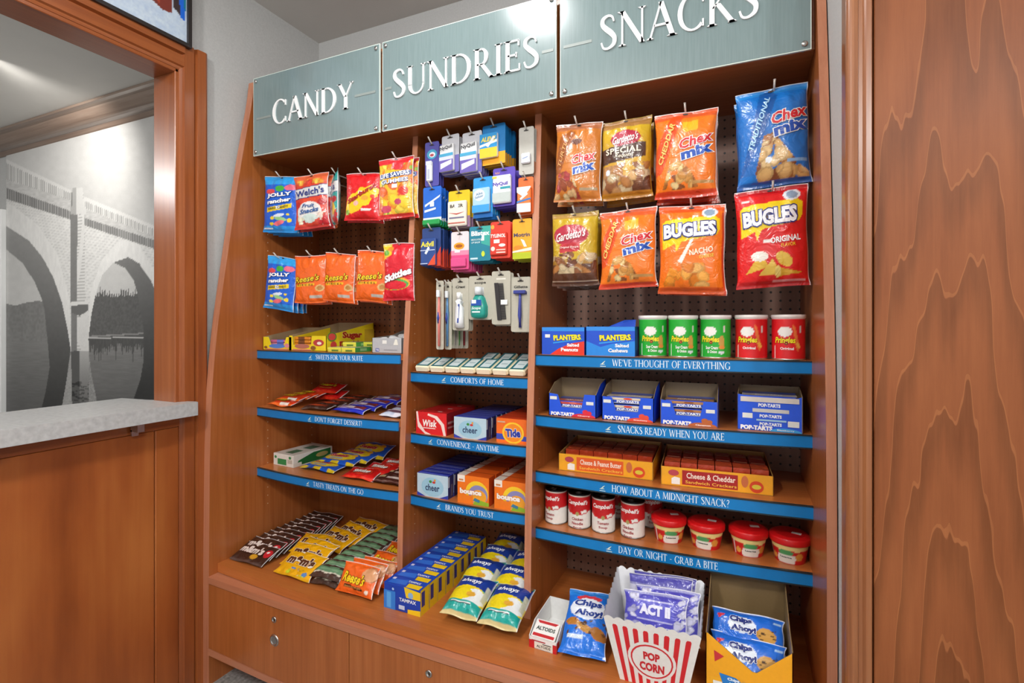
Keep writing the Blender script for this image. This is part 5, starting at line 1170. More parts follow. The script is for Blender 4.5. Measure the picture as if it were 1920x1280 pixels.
# ---- bottom tray, left bay
Z = ZTRAY
BAG['mmb'] = [R_(0, 0, 1, 1, '#3c241c'), E_(.88, .58, .09, .2, '#c8202c'), E_(.60, .3, .1, .12, '#d8a02a'), E_(.86, .64, .03, .05, '#f0e8e4'), R_(0, 0, 1, .07, '#5a4640')]
TXT['mmb'] = [("m&m's", .42, .58, .7, .36, '#e8dcd4', dict(bold=.05, shear=.1, outline='#6a4034', ow=.04))]
d = flat('mmb', .168, .088, .012, 41)
for i in range(11):
    lay('candy_pouch', d, 'brown chocolate candy pouch in the row along the left panel, ' + ORD[i], 'candy pouch', -1.605, 1.255 + .032 * i, Z + (.007 if i else 0), 21, .02 * math.sin(i * 2.1), .014, 'brown candy pouches')
BAG['mmy'] = [R_(0, 0, 1, 1, '#f0b010'), B_([(.3, .08), (.9, .06), (.9, .3), (.4, .34)], 9, .09, ['#e8c02a', '#c8d22a', '#5a8ac8', '#e0a81c', '#f4e0a0'], 42), R_(0, 0, 1, .06, '#e0a410')]
TXT['mmy'] = [("m&m's", .5, .58, .76, .34, '#5a3018', dict(bold=.06, outline='#f2e8d8', ow=.04))]
d = flat('mmy', .165, .10, .014, 42)
for i, (x, y, z, rz, tl) in enumerate(((-1.375, 1.246, 0, -.04, 26), (-1.385, 1.285, .010, .02, 26), (-1.40, 1.325, .012, -.12, 24), (-1.44, 1.38, .008, .1, 20), (-1.40, 1.43, .02, -.22, 18), (-1.385, 1.485, .022, -.3, 20), (-1.37, 1.555, .018, -.12, 18))):
    lay('candy_pouch', d, 'yellow peanut candy pouch in the loose row, ' + ORD[i], 'candy pouch', x, y, Z + z, tl, rz, .016, 'yellow candy pouches')
BAG['grn'] = [R_(0, 0, 1, 1, '#4a352c'), P_([(.08, .26), (.3, .34), (.5, .26), (.75, .36), (.92, .30), (.92, .68), (.6, .72), (.08, .66)], '#6f9a74'), P_([(.06, .18), (.3, .26), (.5, .18), (.75, .28), (.94, .22), (.94, .30), (.75, .36), (.5, .26), (.3, .34), (.06, .26)], '#e0dac8'), R_(.06, .71, .94, .75, '#c8c4ae'), R_(.2, .48, .8, .52, '#8fae8c'), R_(.2, .62, .8, .66, '#486a4c')]
d = flat('grn', .128, .060, .024, 43)
for i in range(11):
    lay('candy_bar', d, 'brown and green wrapped bar in the stacked row, ' + ORD[i], 'candy bar', -1.228 - .002 * i, 1.248 + .040 * max(i - 1, 0), Z + (.0 if i == 0 else .022), 8 if i == 0 else 13, .015 * math.sin(i * 1.7), .018, 'brown and green bars')
BAG['rcup'] = [R_(0, 0, 1, 1, '#ee641c'), P_([(.2, .2), (.72, .14), (.72, .23), (.2, .29)], '#43210f'), E_(.84, .72, .2, .24, '#b06a44'), E_(.8, .7, .2, .22, '#d89a6c'), P_([(.5, .5), (.7, .95), (.95, .95), (1, .9), (1, 1), (.5, 1)], '#ee641c'), E_(.84, .16, .05, .07, '#e8ddd0')]
TXT['rcup'] = [("Reese's", .43, .5, .64, .34, '#f6d020', dict(bold=.03, shear=.15, rot=-.08, outline='#43210f', ow=.035)), ('PEANUT BUTTER CUPS', .46, .215, .46, .05, '#e8a85a')]
d = flat('rcup', .142, .088, .02, 44)
for i, (y, tl) in enumerate(((1.237, 58), (1.268, 52), (1.305, 36), (1.36, 22), (1.44, 22), (1.52, 22))):
    lay('candy_pouch', d, 'orange peanut butter cup pack against the left divider, ' + ORD[i], 'candy pouch', -1.098, y, Z + (.004 if i < 3 else .016), tl, .0, .016, 'orange cup packs')

# ---- middle bay, bottom tray
tx = carton(.131, .0445, .0755, '#0f3fae', {
    'front': [('r', 0, 0, .32, .72, '#2f7fd8'), ('r', .08, .05, .2, .66, '#5aa8ea'), ('p', [(.62, .6), (1, .6), (1, .92), (.56, 1), (.58, .85)], '#f0c81e'), ('e', .74, .72, .07, .12, '#8fb4d8'), ('p', [(.66, 0), (1, 0), (1, .22), (.66, .16)], '#f0c81e'), ('t', 'TAMPAX', .66, .48, .46, .14, '#eef2fa', dict(bold=.03)), ('r', .42, .1, .58, .26, '#c8d4ea'), ('e', .26, .82, .03, .05, '#bcd4f4')],
    'top': [('r', 0, 0, 1, 1, '#1547b8'), ('p', [(.08, .1), (.55, .2), (.5, .8), (.1, .6)], '#2f72d8'), ('p', [(.6, 0), (.95, 0), (.95, .5), (.58, .5)], '#f0c81e'), ('t', 'TAMPAX', .68, .72, .34, .22, '#e8eef8', dict(bold=.03)), ('r', .08, .6, .16, .85, '#d8d4ea')],
    'right': [('r', 0, 0, 1, 1, '#efc71c'), ('r', .12, .32, .5, .9, '#3a3a86')]})
for i in range(9):
    place('product_box', tx, 'blue and yellow boxed hygiene product in the packed row, ' + ORD[i], 'box', (-.9175, 1.24 + i * .0462, Z), (0, 0, .012 * math.sin(i * 2.3)), 'blue and yellow boxes')
BAG['alw'] = [R_(0, 0, 1, 1, '#12a096'), R_(0, .56, 1, .93, '#1c3c96'), E_(.5, .38, .56, .22, '#f0d418'), E_(.70, .37, .3, .18, '#e8ecec'), E_(.36, .40, .3, .14, '#eed61c'), E_(.62, .41, .13, .06, '#e0a83a'), R_(0, .05, 1, .25, '#12a096'), R_(.2, .19, .74, .215, '#f0f2ee'), R_(.2, .18, .74, .19, '#2c2c34'), R_(0, 0, 1, .06, '#d8c48a'), R_(.9, .35, 1, .7, '#c8c8b0')]
TXT['alw'] = [('always', .46, .70, .56, .13, '#eef2f8', dict(shear=.3, bold=.02))]
d = film_bag(.116, .15, .056, BAG['alw'], TXT['alw'], seed=45, hang=False, crimp=.04, soft=.3, ears=.0)
for k, (x, n_) in enumerate(((-.727, 4), (-.606, 4))):
    for i in range(n_):
        lay('soft_pack', d, 'teal and yellow hygiene soft pack, ' + ['left', 'right'][k] + ' column, ' + ORD[i], 'soft pack', x - .004 * i * (1 - k) - (.032 if i and k else (.018 if i else 0)), 1.24 + .108 * i, Z + .002, 17 if i == 0 else 20, .02 * math.sin(3 * i + k), .054, 'teal soft packs')

# ---- middle bay shelves
Z = zsh('comforts')
soap = carton(.0545, .085, .021, '#efe6c4', {'top': [('r', .06, .06, .94, .94, '#1d6a72'), ('r', .2, .16, .8, .84, '#cfdcdc'), ('r', .3, .45, .7, .55, '#9fb4b8')], 'front': [('r', .1, .15, .9, .85, '#f2ead0')]}, bev=.005)
for i in range(7):
    place('soap_bar', soap, 'boxed soap bar with a teal framed top in the front row, ' + NTH[i], 'soap', (-.966 + .0572 * i, 1.416, Z), (.33, 0, .0), 'boxed soap bars')
for i in range(3):
    place('soap_bar', soap, 'boxed soap bar with a teal framed top in the back row, ' + NTH[i], 'soap', (-.80 + .066 * i, 1.545, Z + .012), (.33, 0, .0), 'boxed soap bars')
Z = zsh('convenience')
wisk = carton(.118, .062, .072, '#cc1a1e', {'front': [('r', 0, 0, 1, 1, '#d81c22'), ('p', [(0, 1), (.06, 1), (.1, .55), (.3, .12), (.5, 0), (.3, 0), (.06, .3)], '#f2d8d0'), ('p', [(.4, .95), (.7, .85), (.92, .5), (.98, 0), (.9, 0), (.82, .45), (.62, .75), (.38, .86)], '#f2d8d0'), ('t', 'Wisk', .45, .5, .46, .32, '#f8f4f0', dict(bold=.035, shear=.1, space=1.1)), ('r', .24, .26, .64, .3, '#f0dcd4')], 'top': [('r', 0, .0, 1, 1, '#b81a1c'), ('r', .6, .3, .75, .42, '#e8d8d0')], 'right': [('r', 0, 0, 1, 1, '#9c1c22'), ('r', .1, .5, .9, .6, '#c88a88'), ('r', .1, .3, .9, .38, '#c88a88')]})
for i in range(3):
    place('laundry_box', wisk, 'red boxed laundry detergent, ' + ORD[i], 'box', (-.930, 1.415 + .063 * i, Z), (0, 0, -.01 * i), 'red laundry boxes')
CH = {'front': [('r', 0, 0, 1, 1, '#b9cfdc'), ('e', .5, .45, .36, .42, '#9cc6da'), ('p', [(0, 0), (.28, 0), (.02, .16), (0, .18)], '#2a3ca8'), ('p', [(1, 0), (.72, 0), (.98, .16), (1, .18)], '#2a3ca8'), ('t', 'cheer', .5, .42, .46, .3, '#23345c', dict(bold=.02)), ('e', .44, .68, .045, .06, '#3a8a3c'), ('e', .55, .66, .05, .05, '#c8322c'), ('e', .58, .76, .03, .05, '#e89a2a')], 'top': [('r', 0, 0, 1, 1, '#2434a4'), ('r', .04, .1, .96, .3, '#5a6cc8'), ('r', .04, .86, .96, .94, '#a8b4e0')], 'right': [('r', 0, 0, 1, 1, '#2a3270'), ('r', .0, .5, .25, .95, '#c8d4e0'), ('r', .5, .1, .8, .6, '#6a6478')]}
cheer = carton(.116, .033, .067, '#2a3a9c', CH)
for i in range(8):
    place('laundry_box', cheer, 'light blue boxed detergent on the middle shelf, ' + ORD[i], 'box', (-.782 + .001 * i, 1.41 + .0342 * i, Z), (0, 0, .01 * math.sin(i)), 'light blue laundry boxes')
tide = carton(.100, .042, .074, '#e4551c', {'front': [('r', 0, 0, 1, 1, '#f06c1c'), ('p', [(0, .12), (1, .12), (1, .32), (0, .36)], '#3a4ab0'), ('e', .56, .42, .36, .44, '#f6c42a'), ('e', .56, .42, .3, .37, '#f08a1c'), ('t', 'Tide', .56, .42, .5, .34, '#23349c', dict(bold=.05, rot=.06, outline='#f4f2ee', ow=.04)), ('r', .04, .82, .3, .88, '#c8a88a')], 'top': [('r', 0, 0, 1, 1, '#d8431c'), ('r', .0, .9, 1, 1, '#a83014')], 'right': [('r', 0, 0, 1, 1, '#d84a1c')]})
for i in range(6):
    place('laundry_box', tide, 'orange boxed detergent with a round emblem, ' + ORD[i], 'box', (-.640, 1.412 + .043 * i, Z), (0, 0, 0), 'orange laundry boxes')
Z = zsh('brands')
cheer2 = carton(.119, .034, .074, '#2a3a9c', CH)
for i in range(8):
    place('laundry_box', cheer2, 'light blue boxed detergent on the lowest shelf, ' + ORD[i], 'box', (-.925 + .001 * i, 1.415 + .0345 * i, Z), (0, 0, .01 * math.sin(i * 2)), 'light blue laundry boxes')
BN = {'front': [('r', 0, 0, 1, 1, '#ee7418'), ('e', .62, .42, .36, .42, '#f2c82a'), ('e', .66, .36, .3, .34, '#8a86b8'), ('e', .68, .28, .24, .26, '#f0a22a'), ('r', 0, 0, .5, .3, '#ee7a1c'), ('p', [(.5, 0), (1, 0), (1, .12), (.6, .2)], '#8ab02c'), ('p', [(.5, .14), (.7, .08), (.72, .18), (.56, .24)], '#3a7a9c'), ('r', 0, .76, .24, 1, '#efe4d8'), ('r', .05, .8, .19, .86, '#c8804a'), ('t', 'bounce', .43, .44, .7, .2, '#f8f0e8', dict(bold=.06, outline='#c84a14', ow=.03))], 'top': [('r', 0, 0, 1, 1, '#e4601a'), ('r', 0, 0, .26, 1, '#e9ddd0'), ('r', 0, .9, 1, 1, '#a83c14')], 'right': [('r', 0, 0, 1, 1, '#c84a18')]}
bn = carton(.112, .044, .088, '#e0601a', BN)
for i in range(6):
    place('dryer_sheet_box', bn, 'orange boxed dryer sheets in the middle column, ' + ORD[i], 'box', (-.772 + .002 * i, 1.412 + .045 * i, Z), (0, 0, 0), 'orange dryer sheet boxes')
    place('dryer_sheet_box', bn, 'orange boxed dryer sheets beside the right divider, ' + ORD[i], 'box', (-.641, 1.412 + .045 * i, Z), (0, 0, 0), 'orange dryer sheet boxes')

# ================================================================== RIGHT BAY SHELVES
Z = zsh('thought')
PL = lambda low, lab: [('r', 0, 0, 1, 1, '#1a4fc8'), ('r', 0, .86, 1, 1, '#2f8ae0'), ('p', low[0], low[1]), ('p', [(.27, .44), (.95, .62), (.95, .86), (.27, .72)], '#1a4fc8'), ('p', [(.27, .40), (.95, .56), (.95, .59), (.27, .45)], '#2f9ae8'), ('t', 'PLANTERS', .6, .63, .64, .2, '#f6e21c', dict(bold=.05, rot=.06, outline='#1c2a6a', ow=.04)), ('t', 'Salted', .74, .36, .28, .12, '#f4f4f4', dict(bold=.04)), ('t', lab, .66, .19, .4, .13, '#f4f4f4', dict(bold=.04))]
pl1 = carton(.130, .10, .080, '#1a4fc8', {'front': PL(([(.2, 0), (1, 0), (1, .5), (.7, .42), (.4, .22)], '#e03420'), 'Peanuts') + [('r', .08, .62, .2, .74, '#ece8e4')], 'right': [('r', 0, 0, 1, 1, '#1c4698')], 'top': [('r', 0, 0, 1, 1, '#2f7ad8'), ('r', .3, .3, .9, .5, '#d8e0f0')]})
place('nut_carton', pl1, 'blue and red nut carton beside the middle divider', 'carton', (-.478, 1.42, Z))
pl2 = carton(.138, .10, .082, '#1a4fc8', {'front': PL(([(0, 0), (1, 0), (1, .52), (.55, .42), (.3, .3), (0, .5)], '#2287e0'), 'Cashews'), 'right': [('r', 0, 0, 1, 1, '#1c4698'), ('r', .1, .2, .5, .9, '#3f6ab8')], 'top': [('r', 0, 0, 1, 1, '#2f5ad0')]})
fl = MB(); plate(fl, [(-.02, .06, .082), (.066, .02, .082), (.066, .03, .102), (.03, .05, .101)], (0, .002, 0), '#2a55c8', '#c8d2e8'); pl2.append(('torn_flap', fl.mesh('torn_flap', CARD)))
place('nut_carton', pl2, 'blue nut carton with a torn lid beside the green cans', 'carton', (-.338, 1.42, Z))
def chips_can(base, dark, green):
    ops = [R_(0, 0, 1, 1, base), R_(.6, 0, .8, 1, base)]
    cx = .475
    if green: ops += [E_(.60, .42, .03, .16, '#c89a4a'), E_(.605, .28, .035, .05, '#e0883a'), E_(.60, .15, .035, .04, '#d8e0e4')]
    else: ops += [P_([(.545, .86), (.575, .78), (.625, .3), (.60, .2), (.575, .34)], '#e8783a'), E_(.605, .36, .018, .07, '#f0b04a', .2)]
    ops += [E_(cx, .68, .07, .125, '#f0ece6'), R_(.36, .02, .372, .34, '#e8e8e4'), R_(.62, .66, .64, .82, '#d8cfc8')]
    tx_ = [('Pringles', cx + .0, .46, .2, .19, '#f4e420', dict(bold=.03, rot=.0, shear=.15, outline='#8a1c14', ow=.035)), ('Original' if not green else 'Sour Cream', cx + .02, .27, .13, .085, '#f6f4f0', dict(bold=.03))]
    if green: tx_.append(('& Onion', cx + .025, .17, .1, .075, '#f6f4f0', dict(bold=.03)))
    p = wrap_can(.0375, .104, ops, tx_, None)
    li = MB(); li.lathe([(.0001, .104), (.0385, .104), (.0395, .105), (.0395, .1115), (.0385, .113), (.034, .113), (.033, .1115), (.0001, .1115)], 40, lin('#eee8e4')); p.append(('lid', li.mesh('lid', PLAST, True)))
    bt = MB(); bt.lathe([(.0001, 0), (.0385, 0), (.0388, .003), (.0376, .004), (.0001, .004)], 40, lin('#cfcac2')); p.append(('base_rim', bt.mesh('base_rim', METAL, True)))
    return p
cg, crd = chips_can('#1fa832', '#138024', True), chips_can('#dc1820', '#a81016', False)
for i, u in enumerate((1224, 1280.5, 1341.5)):
    p = at_y(u, 640, 1.462); place('chip_can', cg, 'green potato chip can, ' + ['next to the nut carton', 'between two green cans', 'next to the red cans'][i], 'chip can', (p.x, 1.462, Z), (0, 0, (.12, .02, -.18)[i]), 'potato chip cans')
for i, u in enumerate((1408.5, 1478)):
    p = at_y(u, 640, 1.462); place('chip_can', crd, 'red potato chip can, ' + ['next to the green cans', 'beside the right side panel'][i], 'chip can', (p.x, 1.462, Z), (0, 0, -.12), 'potato chip cans')

# ---- pastry cartons
Z = zsh('ready')
HALF = lambda cx, cy, rx, ry: [(cx + rx * math.cos(math.pi * i / 14), cy + ry * math.sin(math.pi * i / 14)) for i in range(15)]
def pastry_box(w_, hf, tint, name_, full=False):
    it = [('r', .0, .0, 1, 1, '#1a52d8')] if full else []
    it += [('t', 'POP-TARTS', .3, .10, .5, .17, '#f4f4f4', dict(bold=.06)), ('p', HALF(.74, .01, .25, .16), tint), ('e', .78, .24, .06, .1, tint), ('e', .86, .2, .05, .09, tint), ('t', name_, .75, .07, .26, .06, '#f4f0ec', dict(bold=.03)), ('r', .03, .72, .18, .86, '#dfe0dc'), ('r', .80, .56, .95, .70, '#dfe0dc')]
    b = [(a, c) for a, c in ((.76, 1.0), (.70, .40), (.28, .40), (.2, .95))]
    if full: b = None
    return display_box(w_, .115, hf, hf + .035, '#1a52d8', notch=b, mid=(.45, .75), inner='#8f7b5c', front_items=it)
def pouch(w_, t1, t2):
    return carton(w_, .095, .019, '#1c48c0', {'front': [('r', 0, .55, 1, .9, t1), ('r', .02, .1, .98, .16, '#d8dce8'), ('t', 'POP-TARTS', .5, .34, .5, .32, '#eef0f4', dict(bold=.05)), ('e', .5, .74, .1, .14, t2)], 'top': [('r', 0, .05, 1, .5, t1), ('t', 'POP-TARTS', .5, .3, .5, .2, '#eef0f4', dict(bold=.05)), ('r', 0, .6, 1, .95, '#2a5ad0')]}, bev=.004, mat=FILM, body='foil_pouch')
specs = ((-.447, .142, .066, '#d8283a', 'Cherry', 2, '#b8443c', '#d86a5c'), (-.288, .142, .066, '#e04a34', 'Strawberry', 3, '#d8c8b0', '#d8402c'), (-.128, .143, .066, '#b8602c', 'Cinnamon', 3, '#b07a4a', '#8a4a24'), (.062, .145, .090, '#3aa0e0', 'Blueberry', 4, '#c8c4c0', '#3a5a8c'))
for i, (x, w_, hf, tint, fl_, n_, t1, t2) in enumerate(specs):
    pb = pastry_box(w_, hf, tint, fl_, False) if i < 3 else display_box(w_, .115, hf, hf + .012, '#1a52d8', notch=[(.9, .94), (.1, .98)], mid=(.5, .6), inner='#8f7b5c', front_items=[('t', 'POP-TARTS', .3, .08, .5, .13, '#f4f4f4', dict(bold=.06)), ('p', HALF(.75, .01, .24, .1), tint), ('t', fl_, .75, .055, .26, .05, '#f4f0ec'), ('r', .08, .34, .24, .48, '#dfe0dc'), ('r', .78, .16, .95, .32, '#dfe0dc'), ('r', .24, .52, .8, .62, '#c8c8c4'), ('t', 'POP-TARTS', .52, .42, .34, .09, '#eef0f4', dict(bold=.05)), ('r', .3, .28, .76, .33, '#9cc0d8'), ('t', 'POP-TARTS', .52, .2, .34, .09, '#eef0f4', dict(bold=.05)), ('t', 'POP-TARTS', .5, .72, .34, .1, '#eef0f4', dict(bold=.05)), ('r', .05, .8, .95, .94, '#cfc8c0')])
    place('pastry_carton', pb, 'blue open carton of toaster pastries, ' + ['cherry kind by the divider', 'strawberry kind', 'brown cinnamon kind', 'fullest one by the right panel'][i], 'carton', (x, 1.41 + (.01 if i == 3 else 0), Z), (0, 0, (.0, .0, .02, -.03)[i]))
    po = pouch(w_ * .86, t1, t2)
    for k in range(n_):
        place('pastry_pouch', po, 'foil pastry pouch in the ' + ['cherry', 'strawberry', 'cinnamon', 'fullest blue'][i] + ' carton, ' + ['bottom', 'second', 'third', 'top'][k] + ' of the pile', 'pastry pouch', (x, 1.417 + (.01 if i == 3 else 0), Z + .003 + k * .0215), (0, 0, .02 * (-1) ** k), 'foil pastry pouches')

# ---- cracker trays
Z = zsh('midnight')
def cracker_tray(w_, d_, name_, band):
    return display_box(w_, d_, .050, .062, '#f0a81c', inner='#b58a4a', side='#e09a1c', front_items=[('r', .2, .12, .7, .88, band), ('t', name_, .46, .62, .44, .3, '#f6e8d8', dict(bold=.02)), ('t', 'Sandwich Crackers', .46, .28, .46, .16, '#f4c84a', dict(bold=.01)), ('e', .12, .7, .05, .16, '#b8404c'), ('p', [(.1, .1), (.18, .1), (.18, .45), (.13, .5), (.1, .4)], '#f0ece6'), ('e', .86, .38, .06, .3, '#d8441c'), ('e', .86, .38, .04, .12, '#d8c83a'), ('e', .76, .6, .03, .3, '#c86a3c')])
def crackers(c_top, c_front):
    return carton(.0405, .155, .052, c_top, {'front': [('r', 0, 0, 1, .75, c_front), ('r', 0, .75, 1, 1, '#b03a1c'), ('e', .6, .35, .22, .2, '#e0a050')], 'top': [('r', 0, 0, 1, .3, '#c8502a'), ('r', .1, .36, .9, .40, '#e0b090'), ('r', 0, .5, 1, .56, '#8c1c14'), ('r', .15, .68, .85, .73, '#d88a6a')]}, bev=.004, mat=FILM, body='cracker_wrapper')
place('cracker_tray', cracker_tray(.272, .21, 'Cheese & Peanut Butter', '#e05a1c'), 'yellow open tray of peanut butter crackers with an orange band', 'tray', (-.360, 1.44, Z), (0, 0, .03))
ck = crackers('#b82c1c', '#d8642a')
for i in range(6):
    place('cracker_pack', ck, 'red wrapped cracker pack in the orange banded tray, ' + NTH[i], 'cracker pack', (-.467 + .0428 * i, 1.478 + .0013 * i, Z + .003), (0, 0, .03), 'cracker packs')
place('cracker_tray', cracker_tray(.272, .21, 'Cheese & Cheddar', '#a81c1c'), 'yellow open tray of cheddar crackers with a dark red band', 'tray', (-.064, 1.43, Z), (0, 0, .06))
ck2 = crackers('#a8281c', '#c8602a')
for i in range(6):
    place('cracker_pack', ck2, 'red wrapped cracker pack in the dark red banded tray, ' + NTH[i], 'cracker pack', (-.172 + .0428 * i, 1.433 + .0026 * i, Z + .009), (0, 0, .06), 'cracker packs')

# ---- soup cans and pasta cups
Z = zsh('night')
def soup(words, face):
    ops = [R_(0, 0, 1, 1, '#eceae4'), R_(0, .52, 1, 1, '#c4161c'), E_(.5, .53, .17, .1, '#c4161c'), R_(0, .96, 1, 1, '#d8d0c0'), E_(.5, .46, .03, .055, '#a89a5c'), P_([(.56, .46), (.64, .5), (.63, .58), (.55, .54)], '#f0eee8')]
    tx_ = [("Campbell's", .5, .77, .31, .17, '#f6f2ee', dict(shear=.35, bold=.03))]
    for k, wd in enumerate(words): tx_.append((wd, .5, .30 - .13 * k, .16 if len(wd) > 4 else .12, .085, '#9c1c24', dict(bold=.03)))
    p = wrap_can(.0333, .098, ops, tx_, None)
    li = MB(); li.lathe([(.0001, .0985), (.029, .0985), (.030, .0965), (.0315, .0965), (.0322, .101), (.0338, .102), (.0342, .0995), (.0335, .097), (.0001, .097)], 40, lin('#3a3c3e')); p.append(('can_lid', li.mesh('can_lid', METAL, True)))
    ring = MB(); ring.tube([(.009 * math.cos(t), -.012 + .006 * math.sin(t), .1005) for t in np.linspace(0, 2 * math.pi, 15)], .0012, 6, lin('#9a9c9e')); ring.box(-.003, .003, -.008, .008, .0988, .1005, lin('#8a8c8e')); p.append(('pull_ring', ring.mesh('pull_ring', METAL, True)))
    bt = MB(); bt.lathe([(.0001, 0), (.0338, 0), (.0342, .002), (.0334, .004), (.0001, .004)], 40, lin('#a8a8a6')); p.append(('base_rim', bt.mesh('base_rim', METAL, True)))
    return p
s_t, s_c = soup(['Tomato', 'Soup'], 0), soup(['Chicken', 'Noodle', 'Soup'], 0)
for (u, yf, kind, rz, lab) in ((1036, 1.439, s_t, -.35, 'red and white tomato soup can beside the middle divider'), (1080, 1.434, s_c, .1, 'red and white chicken noodle soup can, second from the divider'), (1126, 1.433, s_t, .2, 'red and white tomato soup can, third from the divider'), (1182, 1.432, s_c, -.25, 'red and white chicken noodle soup can standing alone in front'), (1152, 1.56, s_t, .5, 'red and white soup can half hidden behind the front cans'), (1217, 1.53, s_t, .35, 'red and white soup can behind the first pasta cup')):
    p = at_z(u, 607 + .6 * F_PX * (CS + (u - 960) / F_PX * SN) / yf, Z)
    place('soup_can', kind, lab, 'soup can', (p.x, yf + .034, Z), (0, 0, rz), 'soup cans')
def pasta_cup():
    ops = [R_(0, 0, 1, 1, '#c8181c'), R_(0, .74, 1, 1, '#ecd48a'), P_([(.38, .74), (.45, .66), (.52, .72), (.6, .66), (.66, .74)], '#ecd48a'), P_([(.41, .02), (.57, .02), (.59, .3), (.57, .5), (.42, .5), (.40, .3)], '#e8e4dc'), E_(.49, .58, .07, .14, '#4a9a5c'), E_(.62, .4, .04, .2, '#d8943a'), E_(.36, .3, .03, .15, '#e0a84a'), R_(.3, .05, .32, .8, '#e4e2de')]
    tx_ = [('Lasagna', .49, .34, .11, .11, '#2c3a34', dict(bold=.03))]
    p = wrap_can(.0435, .050, ops, tx_, None, 'cup_body', taper=.2)
    li = MB(); li.lathe([(.0001, .069), (.036, .069), (.040, .0685), (.0425, .066), (.0465, .065), (.048, .062), (.048, .050), (.0465, .048), (.0001, .048)], 44, lin('#d8161a')); p.append(('lid', li.mesh('lid', PLAST, True)))
    st = MB(); st.box(.004, .026, -.006, .006, .0691, .0695, lin('#efeeea')); p.append(('price_sticker', st.mesh('price_sticker', CARD)))
    return p
pc = pasta_cup()
for i, u in enumerate((1254, 1324, 1403, 1481)):
    p = at_y(u, 1000, 1.478)
    place('pasta_cup', pc, 'red lidded pasta cup, ' + ['beside the soup cans', 'second from the soup cans', 'third from the soup cans', 'beside the right side panel'][i], 'pasta cup', (p.x, 1.478, Z), (0, 0, (.35, -.1, .2, -.25)[i]), 'red lidded pasta cups')

# ================================================================== RIGHT BAY, BOTTOM TRAY
Z = ZTRAY
alt = display_box(.078, .15, .030, .062, '#eeecea', inner='#e6e6e4', side='#eceaea', mid=(.25, .75), front_items=[('r', 0, 0, .2, .7, '#c41c24'), ('r', .86, 0, 1, .75, '#c41c24'), ('r', .2, .1, .86, .6, '#e8e2d4'), ('t', 'ALTOIDS', .53, .3, .5, .22, '#3a3a34', dict(bold=.03)), ('r', .1, .66, .6, .76, '#b0343c'), ('r', .5, .5, .8, .58, '#55504a')], side_items=[('r', 0, 0, .12, .45, '#c41c24'), ('e', .6, .5, .02, .04, '#8a8a88')])
place('mint_tray', alt, 'small white and red open mint tray by the right divider', 'tray', (-.474, 1.244, Z), (0, 0, -.03))
tin = carton(.066, .05, .022, '#eceae6', {'front': [('r', .1, .1, .9, .9, '#efede8'), ('r', 0, 0, 1, .12, '#c41c24'), ('t', 'ALTOIDS', .5, .5, .7, .3, '#3a4a44', dict(bold=.04))], 'top': [('r', 0, 0, 1, 1, '#eeece8'), ('r', .05, .05, .95, .22, '#c41c24'), ('p', [(.15, .8), (.85, .8), (.95, .95), (.05, .95)], '#c4262c'), ('t', 'ALTOIDS', .5, .52, .8, .22, '#3a4a44', dict(bold=.04))]}, bev=.003)
place('mint_tin', tin, 'white and red mint tin standing in the small open tray', 'mint tin', (-.474, 1.252, Z + .012), (math.radians(24), 0, -.03))
BAG['chips'] = [R_(0, 0, 1, 1, '#1670d8'), R_(0, .88, 1, 1, '#2a86e0'), E_(.5, .84, .3, .05, '#d8404c'), E_(.5, .66, .42, .17, '#e8eef8'), E_(.2, .44, .16, .06, '#b8782c'), E_(.5, .36, .22, .06, '#c08a3c', -.25), E_(.82, .3, .2, .09, '#a86a28', -.2), B_([(.1, .2), (1, .2), (1, .48), (.1, .48)], 10, .04, ['#5a3414', '#6a4018'], 51), R_(.12, .2, .5, .25, '#cfe2f6')]
TXT['chips'] = [('Chips', .5, .72, .66, .13, '#1c3a8c', dict(bold=.05, shear=.1, outline='#f6f8fc', ow=.05)), ('Ahoy!', .54, .575, .66, .13, '#1c3a8c', dict(bold=.05, shear=.1, outline='#f6f8fc', ow=.05)), ('2.8 oz', .3, .22, .34, .045, '#f4f8fc')]
cb = film_bag(.118, .175, .034, BAG['chips'], TXT['chips'], seed=52, hang=False, crimp=.06)
lay('cookie_bag', cb, 'blue cookie bag lying between the mint tray and popcorn tub', 'cookie bag', -.368, 1.238, Z + .004, 30, .10, .026)

